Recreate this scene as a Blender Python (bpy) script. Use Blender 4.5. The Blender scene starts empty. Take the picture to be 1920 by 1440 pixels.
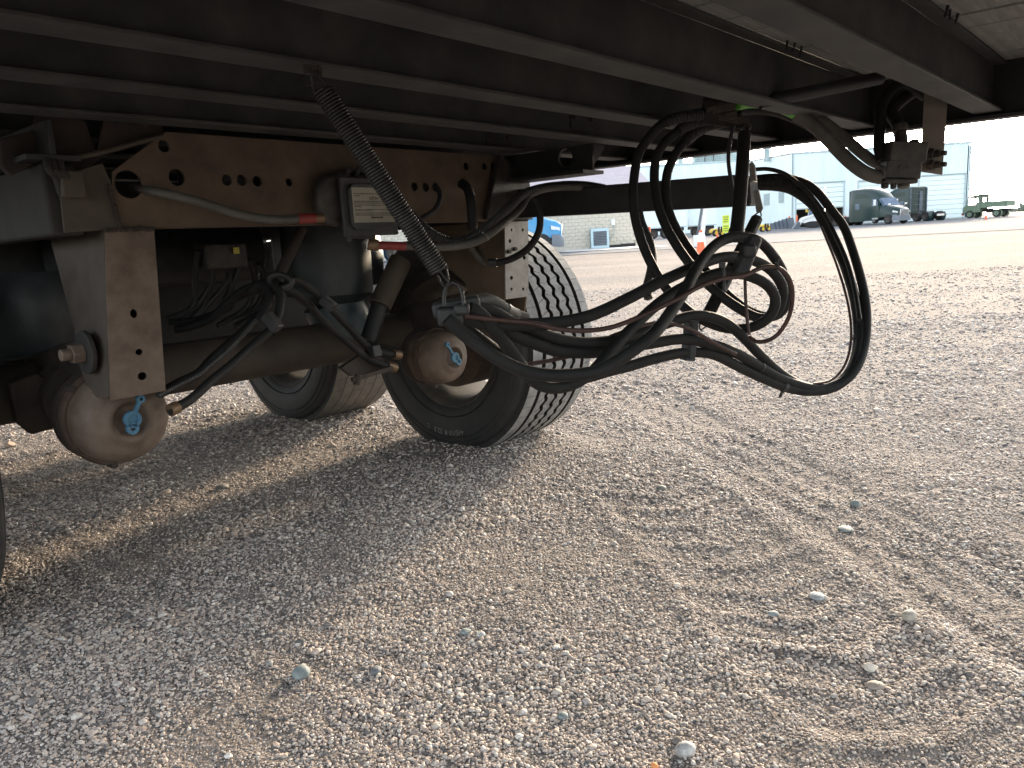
import bpy, bmesh, math, random
import numpy as np
from mathutils import Vector, Matrix
random.seed(7); RNG = np.random.default_rng(11)
SC = bpy.context.scene; COL = SC.collection
rad = math.radians

# ------------------------------------------------------------------ camera, sky, sun, exposure
CAM_H, PITCH, ROLL, FPX = .92, rad(10.66), rad(3.32), 1442.
R0 = np.array([1, 0, 0.]); FW = np.array([0, math.cos(PITCH), -math.sin(PITCH)]); U0 = np.array([0, math.sin(PITCH), math.cos(PITCH)])
RT = math.cos(ROLL)*R0 - math.sin(ROLL)*U0; UP = math.sin(ROLL)*R0 + math.cos(ROLL)*U0
CP = np.array([0, 0, CAM_H])
cd = bpy.data.cameras.new('camera'); cam = bpy.data.objects.new('camera', cd); COL.objects.link(cam); SC.camera = cam
cd.sensor_width = 36; cd.lens = FPX/1920*36; cd.clip_end = 3000; cd.clip_start = .02
cam.matrix_world = Matrix([[RT[0], UP[0], -FW[0], 0], [RT[1], UP[1], -FW[1], 0], [RT[2], UP[2], -FW[2], CAM_H], [0, 0, 0, 1]])
SUN_AZ, SUN_EL = rad(29), rad(14)
wd = bpy.data.worlds.new('World'); SC.world = wd; wd.use_nodes = True
wn = wd.node_tree; bg = wn.nodes['Background']; sk = wn.nodes.new('ShaderNodeTexSky')
sk.sky_type = 'NISHITA'; sk.sun_disc = False; sk.sun_elevation = SUN_EL; sk.sun_rotation = SUN_AZ
sk.air_density = 1.0; sk.dust_density = 2.0; sk.ozone_density = 1.0
hs = wn.nodes.new('ShaderNodeHueSaturation'); hs.inputs['Saturation'].default_value = .38      # hazy morning sky
wn.links.new(sk.outputs[0], hs.inputs['Color']); wn.links.new(hs.outputs[0], bg.inputs[0]); bg.inputs[1].default_value = .15
sl = bpy.data.lights.new('sun', 'SUN'); so = bpy.data.objects.new('sun', sl); COL.objects.link(so)
sl.energy = 1.6; sl.angle = rad(6); sl.color = (1, .79, .54)      # hazy low sun
sd = Vector((math.sin(SUN_AZ)*math.cos(SUN_EL), math.cos(SUN_AZ)*math.cos(SUN_EL), math.sin(SUN_EL)))
so.rotation_euler = sd.to_track_quat('Z', 'Y').to_euler(); so.location = (20, 40, 30)
VS = SC.view_settings; VS.view_transform = 'Standard'; VS.look = 'None'; VS.exposure = 2.42; VS.gamma = 1; VS.use_curve_mapping = False

# ------------------------------------------------------------------ survey helpers: sight lines of the photo met with real planes
def ray(x, y): return FW + (x-960)/FPX*RT + (720-y)/FPX*UP
u_ = ray(2230, 388); u_ /= np.linalg.norm(u_); v_ = np.cross(u_, [0, 0, 1]); v_ /= np.linalg.norm(v_); w_ = np.cross(v_, u_)
TR = np.array([v_, u_, w_])                       # trailer frame: (t along, s across, z up)
def on(b, val, x, y):
    d = ray(x, y); return CP + d*((val-CP@b)/(d@b))
def loc(P): return TR @ P
def LT(t, x, y): return loc(on(v_, t, x, y))      # trailer coordinates on the plane t
def LS(s, x, y): return loc(on(u_, s, x, y))
def LZ(z, x, y): return loc(on(w_, z, x, y))
def at_depth(x, y, Z): return CP + ray(x, y)*Z
def far(x, y, Y):                                 # point at distance Y
    d = ray(x, y); return CP + d*(Y/d[1])
def ground_at(x, y):
    d = ray(x, y); return CP + d*(-CAM_H/d[2])

# ------------------------------------------------------------------ mesh helpers
def nrm(a):
    a = np.asarray(a, float); n = np.linalg.norm(a); return a/n if n > 1e-12 else a
def smooth_path(pts, step):
    P = np.asarray(pts, float); n = len(P)
    if n == 2: Q = [P[0]+(P[1]-P[0])*k/8 for k in range(9)]
    else:
        E = np.vstack([2*P[0]-P[1], P, 2*P[-1]-P[-2]]); Q = []
        for i in range(1, n):
            a, b, c, d = E[i-1], E[i], E[i+1], E[i+2]
            for k in range(12):
                h = k/12
                Q.append(.5*((2*b)+(c-a)*h+(2*a-5*b+4*c-d)*h*h+(3*b-a-3*c+d)*h**3))
        Q.append(P[-1])
    Q = np.array(Q); L = np.r_[0, np.cumsum(np.linalg.norm(np.diff(Q, axis=0), axis=1))]
    for _ in range(2):
        Q[1:-1] = .25*Q[:-2]+.5*Q[1:-1]+.25*Q[2:]
    m = max(3, int(L[-1]/step)+1); g = np.linspace(0, L[-1], m)
    return np.stack([np.interp(g, L, Q[:, k]) for k in range(3)], 1), g
def frames(Q):
    T = np.gradient(Q, axis=0); T /= np.linalg.norm(T, axis=1)[:, None]+1e-12
    a = np.cross(T[0], [0, 0, 1.]);
    if np.linalg.norm(a) < .1: a = np.cross(T[0], [0, 1., 0])
    N = [nrm(a)]
    for i in range(1, len(Q)):
        x = N[-1]-T[i]*(N[-1]@T[i]); N.append(nrm(x))
    N = np.array(N); return T, N, np.cross(T, N)
class MB:
    def __init__(s): s.v = []; s.f = []
    def add(s, v, f):
        o = len(s.v); s.v.extend([tuple(map(float, p)) for p in v]); s.f.extend([tuple(i+o for i in q) for q in f]); return s
    def box(s, c, d, M=None):
        c = np.asarray(c, float); v = [np.array([i*d[0]/2, j*d[1]/2, k*d[2]/2]) for i in (-1, 1) for j in (-1, 1) for k in (-1, 1)]
        if M is not None: v = [np.asarray(M) @ p for p in v]
        return s.add([p+c for p in v], [(0, 1, 3, 2), (4, 6, 7, 5), (0, 4, 5, 1), (2, 3, 7, 6), (0, 2, 6, 4), (1, 5, 7, 3)])
    def bb(s, lo, hi):
        lo = np.asarray(lo, float); hi = np.asarray(hi, float)
        return s.box((lo+hi)/2, np.abs(hi-lo))
    def beam(s, a, b, wd, ht, up=(0, 0, 1)):
        a = np.asarray(a, float); b = np.asarray(b, float); T = nrm(b-a); X = nrm(np.cross(T, up)); Y = np.cross(X, T)
        return s.box((a+b)/2, (wd, np.linalg.norm(b-a), ht), np.stack([X, T, Y], 1))
    def cyl(s, a, b, r0, r1=None, n=16, caps=True):
        r1 = r0 if r1 is None else r1; a = np.asarray(a, float); b = np.asarray(b, float); T = nrm(b-a)
        X = np.cross(T, [0, 0, 1.]); X = nrm(X) if np.linalg.norm(X) > .05 else np.array([1., 0, 0]); Y = np.cross(T, X)
        v = [c+r*(math.cos(k*2*math.pi/n)*X+math.sin(k*2*math.pi/n)*Y) for c, r in ((a, r0), (b, r1)) for k in range(n)]
        f = [(k, (k+1) % n, n+(k+1) % n, n+k) for k in range(n)]
        if caps: f += [tuple(range(n-1, -1, -1)), tuple(range(n, 2*n))]
        return s.add(v, f)
    def tube(s, pts, r, step=.012, n=10, ridge=0, pitch=.006, caps=True, sm=True):
        if ridge: step = pitch/4
        Q, g = smooth_path(pts, step) if sm else (np.asarray(pts, float), np.arange(len(pts)))
        T, N, B = frames(Q); m = len(Q)
        R = np.full(m, r) if not ridge else r+ridge*(np.array([0, .8, 1, .2])[np.arange(m) % 4]-.5)
        ang = np.arange(n)*2*math.pi/n
        V = Q[:, None]+R[:, None, None]*(np.cos(ang)[None, :, None]*N[:, None]+np.sin(ang)[None, :, None]*B[:, None])
        f = [(i*n+k, i*n+(k+1) % n, (i+1)*n+(k+1) % n, (i+1)*n+k) for i in range(m-1) for k in range(n)]
        if caps: f += [tuple(range(n-1, -1, -1)), tuple((m-1)*n+k for k in range(n))]
        return s.add(V.reshape(-1, 3), f)
    def coil(s, pts, R, wire, pitch, seg=14, n=6):
        Q, g = smooth_path(pts, .01); T, N, B = frames(Q); L = g[-1]; turns = L/pitch; m = int(turns*seg)
        h = np.linspace(0, L, m); I = lambda A: np.stack([np.interp(h, g, A[:, k]) for k in range(3)], 1)
        q, nn, bb = I(Q), I(N), I(B); a = np.arange(m)*2*math.pi/seg
        return s.tube(q+R*(np.cos(a)[:, None]*nn+np.sin(a)[:, None]*bb), wire, n=n, sm=False)
    def revolve(s, prof, c, ax, n=32, ref=(0, 0, 1), closed=False, a0=0, a1=2*math.pi):
        """prof: list of (along axis, radius)"""
        c = np.asarray(c, float); A = nrm(ax); ref = (1, 0, 0) if abs(A[2]) > .95 and tuple(ref) == (0, 0, 1) else ref; X = nrm(np.cross(A, ref)); Y = np.cross(A, X); m = len(prof)
        full = abs(a1-a0-2*math.pi) < 1e-6; k_ = n if full else n+1
        v = [c+A*h+r*(math.cos(a0+(a1-a0)*k/n)*X+math.sin(a0+(a1-a0)*k/n)*Y) for k in range(k_) for h, r in prof]
        f = []
        for k in range(n):
            k2 = (k+1) % k_
            for j in range(m if closed else m-1):
                j2 = (j+1) % m; f.append((k*m+j, k*m+j2, k2*m+j2, k2*m+j))
        return s.add(v, f)
    def prism(s, poly, off):
        """poly: list of 3d points, extruded by off"""
        P = [np.asarray(p, float) for p in poly]; n = len(P); off = np.asarray(off, float)
        return s.add(P+[p+off for p in P], [tuple(range(n)), tuple(range(2*n-1, n-1, -1))]+[(i, i+n, (i+1) % n+n, (i+1) % n) for i in range(n)])
    def build(s, name, mat, parent=None, smooth=40, bevel=0, origin=None, label=None, cat=None, group=None, kind=None):
        V = np.array(s.v, float)
        if origin is None and parent is None: origin = np.array([(V[:, 0].min()+V[:, 0].max())/2, (V[:, 1].min()+V[:, 1].max())/2, V[:, 2].min()])
        if origin is not None: V = V-np.asarray(origin)
        me = bpy.data.meshes.new(name); me.from_pydata(V.tolist(), [], s.f); me.validate()
        if smooth:
            me.polygons.foreach_set('use_smooth', [True]*len(me.polygons)); me.set_sharp_from_angle(angle=rad(smooth))
        bm = bmesh.new(); bm.from_mesh(me); bmesh.ops.recalc_face_normals(bm, faces=bm.faces); bm.to_mesh(me); bm.free()
        me.materials.append(mat); o = bpy.data.objects.new(name, me); COL.objects.link(o)
        if origin is not None and parent is None: o.location = [float(q) for q in origin]
        if parent is not None: o.parent = parent
        if bevel:
            b = o.modifiers.new('bevel', 'BEVEL'); b.width = bevel; b.segments = 2; b.limit_method = 'ANGLE'
        return tag(o, label, cat, group, kind)
def tag(o, label=None, cat=None, group=None, kind=None):
    for k, val in (('label', label), ('category', cat), ('group', group), ('kind', kind)):
        if val: o[k] = val
    return o
def thing(name, label, cat, loc=(0, 0, 0), rz=0, group=None):
    o = bpy.data.objects.new(name, None); COL.objects.link(o); o.location = [float(q) for q in loc]; o.rotation_euler = (0, 0, rz)
    o.empty_display_size = .1
    return tag(o, label, cat, group)
def copy_to(o, parent=None, loc=None):
    c = o.copy(); COL.objects.link(c)
    if parent: c.parent = parent
    if loc is not None: c.location = [float(q) for q in loc]
    for ch in list(o.children):
        copy_to(ch, c)
    return c
def plate_mesh(name, outline, holes, thick, mat):
    """flat plate in XY with round or slotted holes, cut by the curve fill, thickness along Z"""
    cu = bpy.data.curves.new(name, 'CURVE'); cu.dimensions = '2D'; cu.fill_mode = 'BOTH'; cu.extrude = thick/2
    for loop in [outline]+holes:
        sp = cu.splines.new('POLY'); sp.points.add(len(loop)-1); sp.use_cyclic_u = True
        for p, q in zip(sp.points, loop): p.co = (q[0], q[1], 0, 1)
    o = bpy.data.objects.new(name, cu); COL.objects.link(o); dg = bpy.context.evaluated_depsgraph_get(); dg.update()
    me = bpy.data.meshes.new_from_object(o.evaluated_get(dg)); bpy.data.objects.remove(o); bpy.data.curves.remove(cu)
    me.materials.clear(); me.materials.append(mat); me.name = name; return me
def circ(x, y, r, n=20, ry=None): return [(x+r*math.cos(k*2*math.pi/n), y+(ry or r)*math.sin(k*2*math.pi/n)) for k in range(n)]
def link(name, me, parent, M=None, **kw):
    o = bpy.data.objects.new(name, me); COL.objects.link(o)
    if parent is not None: o.parent = parent
    if M is not None: o.matrix_basis = M
    return tag(o, **kw)
def text_mesh(txt, size, mat, ext=.001):
    cu = bpy.data.curves.new('lettering', 'FONT'); cu.body = txt; cu.size = size; cu.extrude = ext; cu.align_x = 'CENTER'; cu.align_y = 'CENTER'
    o = bpy.data.objects.new('lettering', cu); COL.objects.link(o); dg = bpy.context.evaluated_depsgraph_get(); dg.update()
    me = bpy.data.meshes.new_from_object(o.evaluated_get(dg)); bpy.data.objects.remove(o); bpy.data.curves.remove(cu)
    me.materials.clear(); me.materials.append(mat); return me

# ------------------------------------------------------------------ materials
def ramp(nt, fac, stops):
    r = nt.nodes.new('ShaderNodeValToRGB'); e = r.color_ramp.elements
    while len(e) < len(stops): e.new(.5)
    for q, (p, c) in zip(e, stops): q.position = p; q.color = (*c, 1)
    nt.links.new(fac, r.inputs[0]); return r.outputs[0]
def mat(name, c1, c2=None, scale=12, rough=.7, metal=0, bump=.15, bscale=60, lo=.35, hi=.65, stretch=None, third=None, coords='Object', spec=.5):
    m = bpy.data.materials.new(name); m.use_nodes = True; nt = m.node_tree; b = nt.nodes['Principled BSDF']
    b.inputs['Roughness'].default_value = rough; b.inputs['Metallic'].default_value = metal; b.inputs['Specular IOR Level'].default_value = spec
    tc = nt.nodes.new('ShaderNodeTexCoord'); vec = tc.outputs[coords]
    if stretch:
        mp = nt.nodes.new('ShaderNodeMapping'); mp.inputs['Scale'].default_value = stretch; nt.links.new(vec, mp.inputs[0]); vec = mp.outputs[0]
    n = nt.nodes.new('ShaderNodeTexNoise'); n.inputs['Scale'].default_value = scale; n.inputs['Detail'].default_value = 6; n.inputs['Roughness'].default_value = .62
    nt.links.new(vec, n.inputs['Vector'])
    stops = [(lo, c1), (hi, c2 or c1)]
    if third: stops.append((min(.97, hi+.12), third))
    nt.links.new(ramp(nt, n.outputs[0], stops), b.inputs['Base Color'])
    if bump:
        n2 = nt.nodes.new('ShaderNodeTexNoise'); n2.inputs['Scale'].default_value = bscale; n2.inputs['Detail'].default_value = 4; nt.links.new(vec, n2.inputs['Vector'])
        bp = nt.nodes.new('ShaderNodeBump'); bp.inputs['Strength'].default_value = bump; bp.inputs['Distance'].default_value = .004
        nt.links.new(n2.outputs[0], bp.inputs['Height']); nt.links.new(bp.outputs[0], b.inputs['Normal'])
    return m
M = {}
M['charcoal'] = mat('charcoal_paint', (.009, .010, .0115), (.019, .0195, .0205), 9, .6)
M['flange'] = mat('dusty_charcoal_paint', (.017, .018, .019), (.042, .041, .039), 7, .75, third=(.062, .056, .048))
M['deckwood'] = mat('weathered_deck_wood_with_glare', (.15, .152, .15), (.25, .252, .245), 5, .85, stretch=(14, 1, 1), bump=.4)  # weathered boards, colour lightened to carry the veiling glare below the deck
M['rust'] = mat('brown_rusty_primer', (.052, .035, .022), (.092, .064, .042), 9, .8, third=(.11, .082, .058))
M['rustdark'] = mat('dark_rusty_steel', (.018, .0135, .011), (.040, .027, .021), 14, .85, third=(.085, .048, .03))
M['dustmetal'] = mat('dusty_brown_steel', (.034, .026, .0195), (.060, .046, .035), 8, .75)
M['tan'] = mat('tan_dust_on_paint', (.064, .041, .029), (.118, .086, .063), 13, .7, third=(.055, .033, .022), hi=.62)
M['greydust'] = mat('grey_dusty_steel', (.012, .0105, .009), (.022, .019, .016), 8, .8)
M['galv'] = mat('galvanised_steel', (.115, .105, .094), (.18, .168, .152), 22, .5, metal=.3, third=(.09, .07, .055))
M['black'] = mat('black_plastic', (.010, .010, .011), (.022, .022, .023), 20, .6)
M['hose'] = mat('black_rubber_hose', (.0065, .0067, .0072), (.0145, .0144, .0142), 18, .72, bump=.1, spec=.3)
M['hosegrey'] = mat('dusty_grey_hose', (.036, .034, .031), (.075, .070, .063), 15, .65)
M['cable'] = mat('reddish_brown_cable', (.028, .012, .0095), (.055, .023, .018), 20, .55)
M['red'] = mat('red_fitting_sleeve', (.15, .016, .014), (.21, .026, .022), 30, .55)
M['brass'] = mat('dull_brass', (.10, .062, .035), (.17, .11, .065), 40, .5, metal=.5)
M['spring'] = mat('black_spring_steel', (.008, .0078, .0075), (.020, .019, .018), 25, .45, metal=.2)
M['rubber'] = mat('tyre_rubber', (.010, .010, .0105), (.022, .021, .020), 10, .75, bump=.25)
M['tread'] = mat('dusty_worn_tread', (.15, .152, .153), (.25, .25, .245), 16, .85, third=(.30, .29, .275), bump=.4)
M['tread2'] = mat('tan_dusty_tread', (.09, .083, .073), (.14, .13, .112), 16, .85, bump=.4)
M['lettering'] = mat('raised_tyre_lettering', (.10, .097, .09), (.16, .155, .14), 30, .7, bump=0)
M['drum'] = mat('rusty_drum', (.03, .019, .014), (.065, .039, .027), 18, .8)
M['alloy'] = mat('dull_aluminium', (.045, .038, .032), (.085, .072, .06), 12, .7)
M['blueplug'] = mat('light_blue_rubber', (.028, .10, .17), (.045, .14, .22), 30, .55)
M['airbag'] = mat('black_air_spring_rubber', (.018, .022, .026), (.035, .042, .046), 10, .5)
M['piston'] = mat('dark_teal_steel', (.03, .047, .055), (.055, .075, .083), 14, .45)
M['boxgrey'] = mat('charcoal_box_plastic', (.024, .026, .028), (.038, .038, .038), 12, .6)
M['label'] = mat('aged_cream_label', (.22, .21, .17), (.28, .265, .22), 40, .6, third=(.15, .13, .10), bump=0)
M['ink'] = mat('black_print', (.04, .035, .03), (.08, .07, .06), 40, .7, bump=0)
M['green'] = mat('bright_green_hose', (.07, .27, .03), (.13, .38, .06), 20, .5)
M['valve'] = mat('oily_black_casting', (.014, .013, .013), (.05, .042, .036), 22, .55)
M['yellowtag'] = mat('yellow_tag', (.50, .44, .08), None, 9, .6)
M['white'] = mat('white_paint', (.72, .74, .74), (.80, .81, .80), 4, .5, bump=0)

# ------------------------------------------------------------------ ground
def vnoise(x, y, f, seed):
    """smooth value noise"""
    g = np.random.default_rng(seed).random((256, 256)); X = x*f; Y = y*f; i = np.floor(X).astype(int); j = np.floor(Y).astype(int)
    a = X-i; b = Y-j; a = a*a*(3-2*a); b = b*b*(3-2*b); i0 = i % 256; i1 = (i+1) % 256; j0 = j % 256; j1 = (j+1) % 256
    return (g[i0, j0]*(1-a)+g[i1, j0]*a)*(1-b)+(g[i0, j1]*(1-a)+g[i1, j1]*a)*b-.5
def sst(a, b, x):
    h = np.clip((x-a)/(b-a), 0, 1); return h*h*(3-2*h)
TRK0 = ground_at(1250, 930)[:2]; TRK1 = ground_at(1800, 1420)[:2]; TD = nrm(TRK1-TRK0); TN = np.array([-TD[1], TD[0]])
FT0 = ground_at(30, 1010)[:2]; FT1 = ground_at(620, 1290)[:2]
def track(x, y):
    a = (x-TRK0[0])*TD[0]+(y-TRK0[1])*TD[1]; b = (x-TRK0[0])*TN[0]+(y-TRK0[1])*TN[1]; return a, b
def gheight(x, y):
    x = np.asarray(x, float); y = np.asarray(y, float)
    near = 1-sst(9, 20, y)
    h = near*(.016*vnoise(x, y, 1.7, 1)+.007*vnoise(x, y, 5, 2)+.004*vnoise(x, y, 14, 3)+.0025*vnoise(x, y, 36, 4))
    a, b = track(x, y)
    band = (sst(-.26, -.2, b)-sst(.16, .24, b))*sst(-.5, .1, a)*(1-sst(1.4, 1.9, a))
    wob = .05*vnoise(x, y, 4, 5)
    lug = np.abs(((a+.45*np.abs(b)+wob*1.2)/.155) % 1-.5)*2
    h = h+near*band*(.0058*sst(.45, .95, lug)*(.55+1.1*(vnoise(x, y, 6, 31)+.5))-.004)
    side = np.exp(-((b+.25+wob)/.035)**2)+np.exp(-((b-.22+wob)/.04)**2)
    h = h+near*.006*side*sst(-.8, 0, a)
    flat = sst(.24, .32, b)-sst(.60, .70, b)       # smoother rut beside the lugged track, fine lines along it
    h = h-near*flat*(.010+.003*np.sin(b*62))
    A = np.hypot(x+.2, y-3.35); h = h+near*.014*np.exp(-(A/.35)**2)
    P1, P2 = FT0, FT1; td = nrm(P2-P1); c = (x-P1[0])*-td[1]+(y-P1[1])*td[0]+.06*np.sin(1.3*((x-P1[0])*td[0]+(y-P1[1])*td[1]))
    h = h+near*.0016*np.sin(c*58)*(sst(-.28, -.2, c)-sst(.2, .3, c))      # faint ribbed tyre track crossing the foreground
    # broad unevenness and the gentle rise of the yard
    h = h+.05*sst(6, 30, y)*vnoise(x, y, .12, 6)+.10*sst(25, 60, y)+.14*sst(78, 94, y)*sst(12, 30, x)
    return h
def axis_pts(lo, hi, step, end, g):
    a = list(np.arange(lo, hi, step)); s = step; p = a[-1]
    while p < end: s *= g; p += s; a.append(p)
    return a
ys = axis_pts(.3, 5.2, .022, 900, 1.05); s_, p_ = .022, .3; back = []
while p_ > -400: s_ *= 1.14; p_ -= s_; back.append(p_)
ys = np.array(back[::-1]+ys)
xr = axis_pts(-2.2, 2.6, .022, 900, 1.06); s_, p_ = .022, -2.2; back = []
while p_ > -900: s_ *= 1.07; p_ -= s_; back.append(p_)
xs = np.array(back[::-1]+xr)
GX, GY = np.meshgrid(xs, ys, indexing='ij'); GZ = gheight(GX, GY)
nx, ny = GX.shape
me = bpy.data.meshes.new('ground'); idx = np.arange(nx*ny).reshape(nx, ny)
quads = np.stack([idx[:-1, :-1], idx[1:, :-1], idx[1:, 1:], idx[:-1, 1:]], -1).reshape(-1, 4)
me.vertices.add(nx*ny); me.vertices.foreach_set('co', np.stack([GX, GY, GZ], -1).ravel())
me.loops.add(quads.size); me.loops.foreach_set('vertex_index', quads.ravel())
me.polygons.add(len(quads)); me.polygons.foreach_set('loop_start', np.arange(0, quads.size, 4)); me.polygons.foreach_set('use_smooth', [True]*len(quads))
me.update(); me.validate()
def ground_material():
    m = bpy.data.materials.new('gravel_ground'); m.use_nodes = True; nt = m.node_tree; b = nt.nodes['Principled BSDF']; N = nt.nodes.new; Lk = nt.links.new
    b.inputs['Roughness'].default_value = .95; b.inputs['Specular IOR Level'].default_value = .1
    tc = N('ShaderNodeTexCoord'); v = tc.outputs['Object']
    def noise(s, d=5, vec=v):
        n = N('ShaderNodeTexNoise'); n.inputs['Scale'].default_value = s; n.inputs['Detail'].default_value = d; Lk(vec, n.inputs['Vector']); return n.outputs[0]
    def mix(a, c, f, t='MIX'):
        x = N('ShaderNodeMix'); x.data_type = 'RGBA'; x.blend_type = t
        if isinstance(f, float): x.inputs[0].default_value = f
        else: Lk(f, x.inputs[0])
        Lk(a, x.inputs[6]); Lk(c, x.inputs[7]); return x.outputs[2]
    vo = N('ShaderNodeTexVoronoi'); vo.inputs['Scale'].default_value = 120; Lk(v, vo.inputs['Vector'])
    vb = N('ShaderNodeTexVoronoi'); vb.inputs['Scale'].default_value = 28; Lk(v, vb.inputs['Vector'])
    sep = N('ShaderNodeSeparateColor'); Lk(vo.outputs['Color'], sep.inputs[0])
    peb = ramp(nt, sep.outputs[0], [(0, (.12, .108, .10)), (.3, (.20, .178, .163)), (.55, (.26, .228, .21)), (.8, (.31, .285, .268)), (1, (.37, .35, .325))])
    soil = ramp(nt, noise(3.2, 8), [(.3, (.215, .19, .172)), (.7, (.31, .275, .247))])  # soil darkened to carry the shadows between grains that are not modelled
    c = mix(soil, peb, .62)
    mp = N('ShaderNodeMapping'); mp.inputs['Scale'].default_value = (.05, .35, 1); Lk(v, mp.inputs[0])
    big = ramp(nt, noise(1.0, 6, mp.outputs[0]), [(.35, (.80, .80, .82)), (.65, (1.12, 1.08, 1.04))])
    c = mix(c, big, 1., 'MULTIPLY')
    Lk(c, b.inputs['Base Color'])
    inv = N('ShaderNodeMath'); inv.operation = 'MULTIPLY_ADD'; inv.inputs[1].default_value = -.6; inv.inputs[2].default_value = 1; Lk(vo.outputs['Distance'], inv.inputs[0])
    ad = N('ShaderNodeMath'); ad.operation = 'ADD'; Lk(inv.outputs[0], ad.inputs[0]); Lk(noise(160, 3), ad.inputs[1])
    ad2 = N('ShaderNodeMath'); ad2.operation = 'MULTIPLY_ADD'; ad2.inputs[1].default_value = -1.4; Lk(vb.outputs['Distance'], ad2.inputs[0]); Lk(ad.outputs[0], ad2.inputs[2])
    bp = N('ShaderNodeBump'); bp.inputs['Strength'].default_value = 1; bp.inputs['Distance'].default_value = .012; Lk(ad2.outputs[0], bp.inputs['Height']); Lk(bp.outputs[0], b.inputs['Normal'])
    return m
GM = ground_material(); me.materials.append(GM)
ground = bpy.data.objects.new('ground', me); COL.objects.link(ground); tag(ground, kind='structure')

def sheet(name, outline_y, x0, x1, lift, material, nseg=40, wob=.6, seed=3):
    """a sheet that follows the ground, rows along y"""
    mb = MB(); yy = np.linspace(outline_y[0], outline_y[1], nseg); xx = np.linspace(x0, x1, nseg); v = []
    for j, y in enumerate(yy):
        for i, x in enumerate(xx):
            Y = y+(wob*float(vnoise(np.array(x), np.array(0.), .15, seed))*4 if j == 0 else 0)
            v.append((x, Y, float(gheight(x, Y))+lift))
    mb.add(v, [(j*nseg+i, j*nseg+i+1, (j+1)*nseg+i+1, (j+1)*nseg+i) for j in range(nseg-1) for i in range(nseg-1)])
    return mb.build(name, material, smooth=60, origin=(0, 0, 0), kind='structure')
M['asphalt'] = mat('pale_worn_asphalt', (.135, .14, .15), (.19, .195, .205), .25, 1.0, stretch=(.25, 1.6, 1), bump=.2, bscale=30, spec=.05)
M['concrete'] = mat('pale_concrete', (.50, .50, .49), (.60, .60, .58), 1.2, .85, bump=.1)
sheet('paved_yard', (36, 118), -60, 160, .02, M['asphalt'])
sheet('concrete_apron', (40.5, 46.2), -6, 8.6, .045, M['concrete'], 12, 0)

# gravel: loose pebbles by geometry nodes on surveyed points
def pebble_points():
    P = []; S = []
    for y0, y1, dens, r0 in ((.95, 1.35, 46000, .0022), (1.35, 1.8, 36000, .0024), (1.8, 2.4, 25000, .0027), (2.4, 3.2, 13000, .0034), (3.2, 4.2, 5200, .0042), (4.2, 5.4, 2000, .0058), (5.4, 7, 800, .007), (7, 9.5, 300, .008), (9.5, 13, 110, .010)):
        w0 = .74*y1+.25; n = int(dens*(y1-y0)*2*w0); x = RNG.uniform(-w0, w0, n); y = RNG.uniform(y0, y1, n)
        cl = vnoise(x, y, 3.3, 21)+.6*vnoise(x, y, 9, 22); a, b = track(x, y)
        flat = (sst(.26, .34, b)-sst(.55, .66, b)); keep = RNG.random(n) < np.clip(.95+.6*cl-.5*flat, .25, 1)
        x, y, cl, a, b = x[keep], y[keep], cl[keep], a[keep], b[keep]
        r = r0*np.exp(RNG.normal(0, .36, len(x)))*(1+.5*np.clip(cl, -.6, .8)); r = np.minimum(r, .022)
        P.append(np.stack([x, y], 1)); S.append(r)
    n = 200; y = RNG.uniform(1, 5.5, n); x = RNG.uniform(-1, 1, n)*(.74*y+.2); P.append(np.stack([x, y], 1)); S.append(RNG.uniform(.005, .009, n))
    return np.vstack(P), np.concatenate(S)
XY, SR = pebble_points(); Z = gheight(XY[:, 0], XY[:, 1])+SR*.12
me = bpy.data.meshes.new('gravel'); me.vertices.add(len(XY)); me.vertices.foreach_set('co', np.c_[XY, Z].ravel())
asp = RNG.uniform(.72, 1.3, (len(XY), 3)); asp[:, 2] = RNG.uniform(.5, .85, len(XY)); tilt = RNG.normal(0, .25, (len(XY), 3)); tilt[:, 2] = RNG.uniform(0, 6.28, len(XY))
for nm, arr, ty in (('scl', asp*SR[:, None], 'FLOAT_VECTOR'), ('rot', tilt, 'FLOAT_VECTOR')):
    at = me.attributes.new(nm, ty, 'POINT'); at.data.foreach_set('vector', arr.astype(np.float32).ravel())
at = me.attributes.new('pv', 'FLOAT', 'POINT'); at.data.foreach_set('value', RNG.random(len(XY)).astype(np.float32))
at = me.attributes.new('pick', 'INT', 'POINT'); at.data.foreach_set('value', RNG.integers(0, 4, len(XY)).astype(np.int32))
pm = bpy.data.materials.new('pebble_stone'); pm.use_nodes = True; nt = pm.node_tree; b = nt.nodes['Principled BSDF']; b.inputs['Roughness'].default_value = .8; b.inputs['Specular IOR Level'].default_value = .3
an = nt.nodes.new('ShaderNodeAttribute'); an.attribute_type = 'INSTANCER'; an.attribute_name = 'pv'
pal = ramp(nt, an.outputs['Fac'], [(0, (.10, .10, .104)), (.14, (.20, .182, .172)), (.32, (.38, .312, .27)), (.5, (.50, .42, .36)), (.66, (.43, .41, .395)), (.8, (.54, .455, .39)), (.94, (.58, .54, .49)), (1, (.64, .61, .575))])
tc = nt.nodes.new('ShaderNodeTexCoord'); nz = nt.nodes.new('ShaderNodeTexNoise'); nz.inputs['Scale'].default_value = 1.7; nt.links.new(tc.outputs['Object'], nz.inputs['Vector'])
mx = nt.nodes.new('ShaderNodeMix'); mx.data_type = 'RGBA'; mx.blend_type = 'MULTIPLY'; mx.inputs[0].default_value = 1
nt.links.new(pal, mx.inputs[6]); nt.links.new(ramp(nt, nz.outputs[0], [(.3, (.82, .80, .78)), (.7, (1.05, 1.05, 1.05))]), mx.inputs[7]); nt.links.new(mx.outputs[2], b.inputs['Base Color'])
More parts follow.
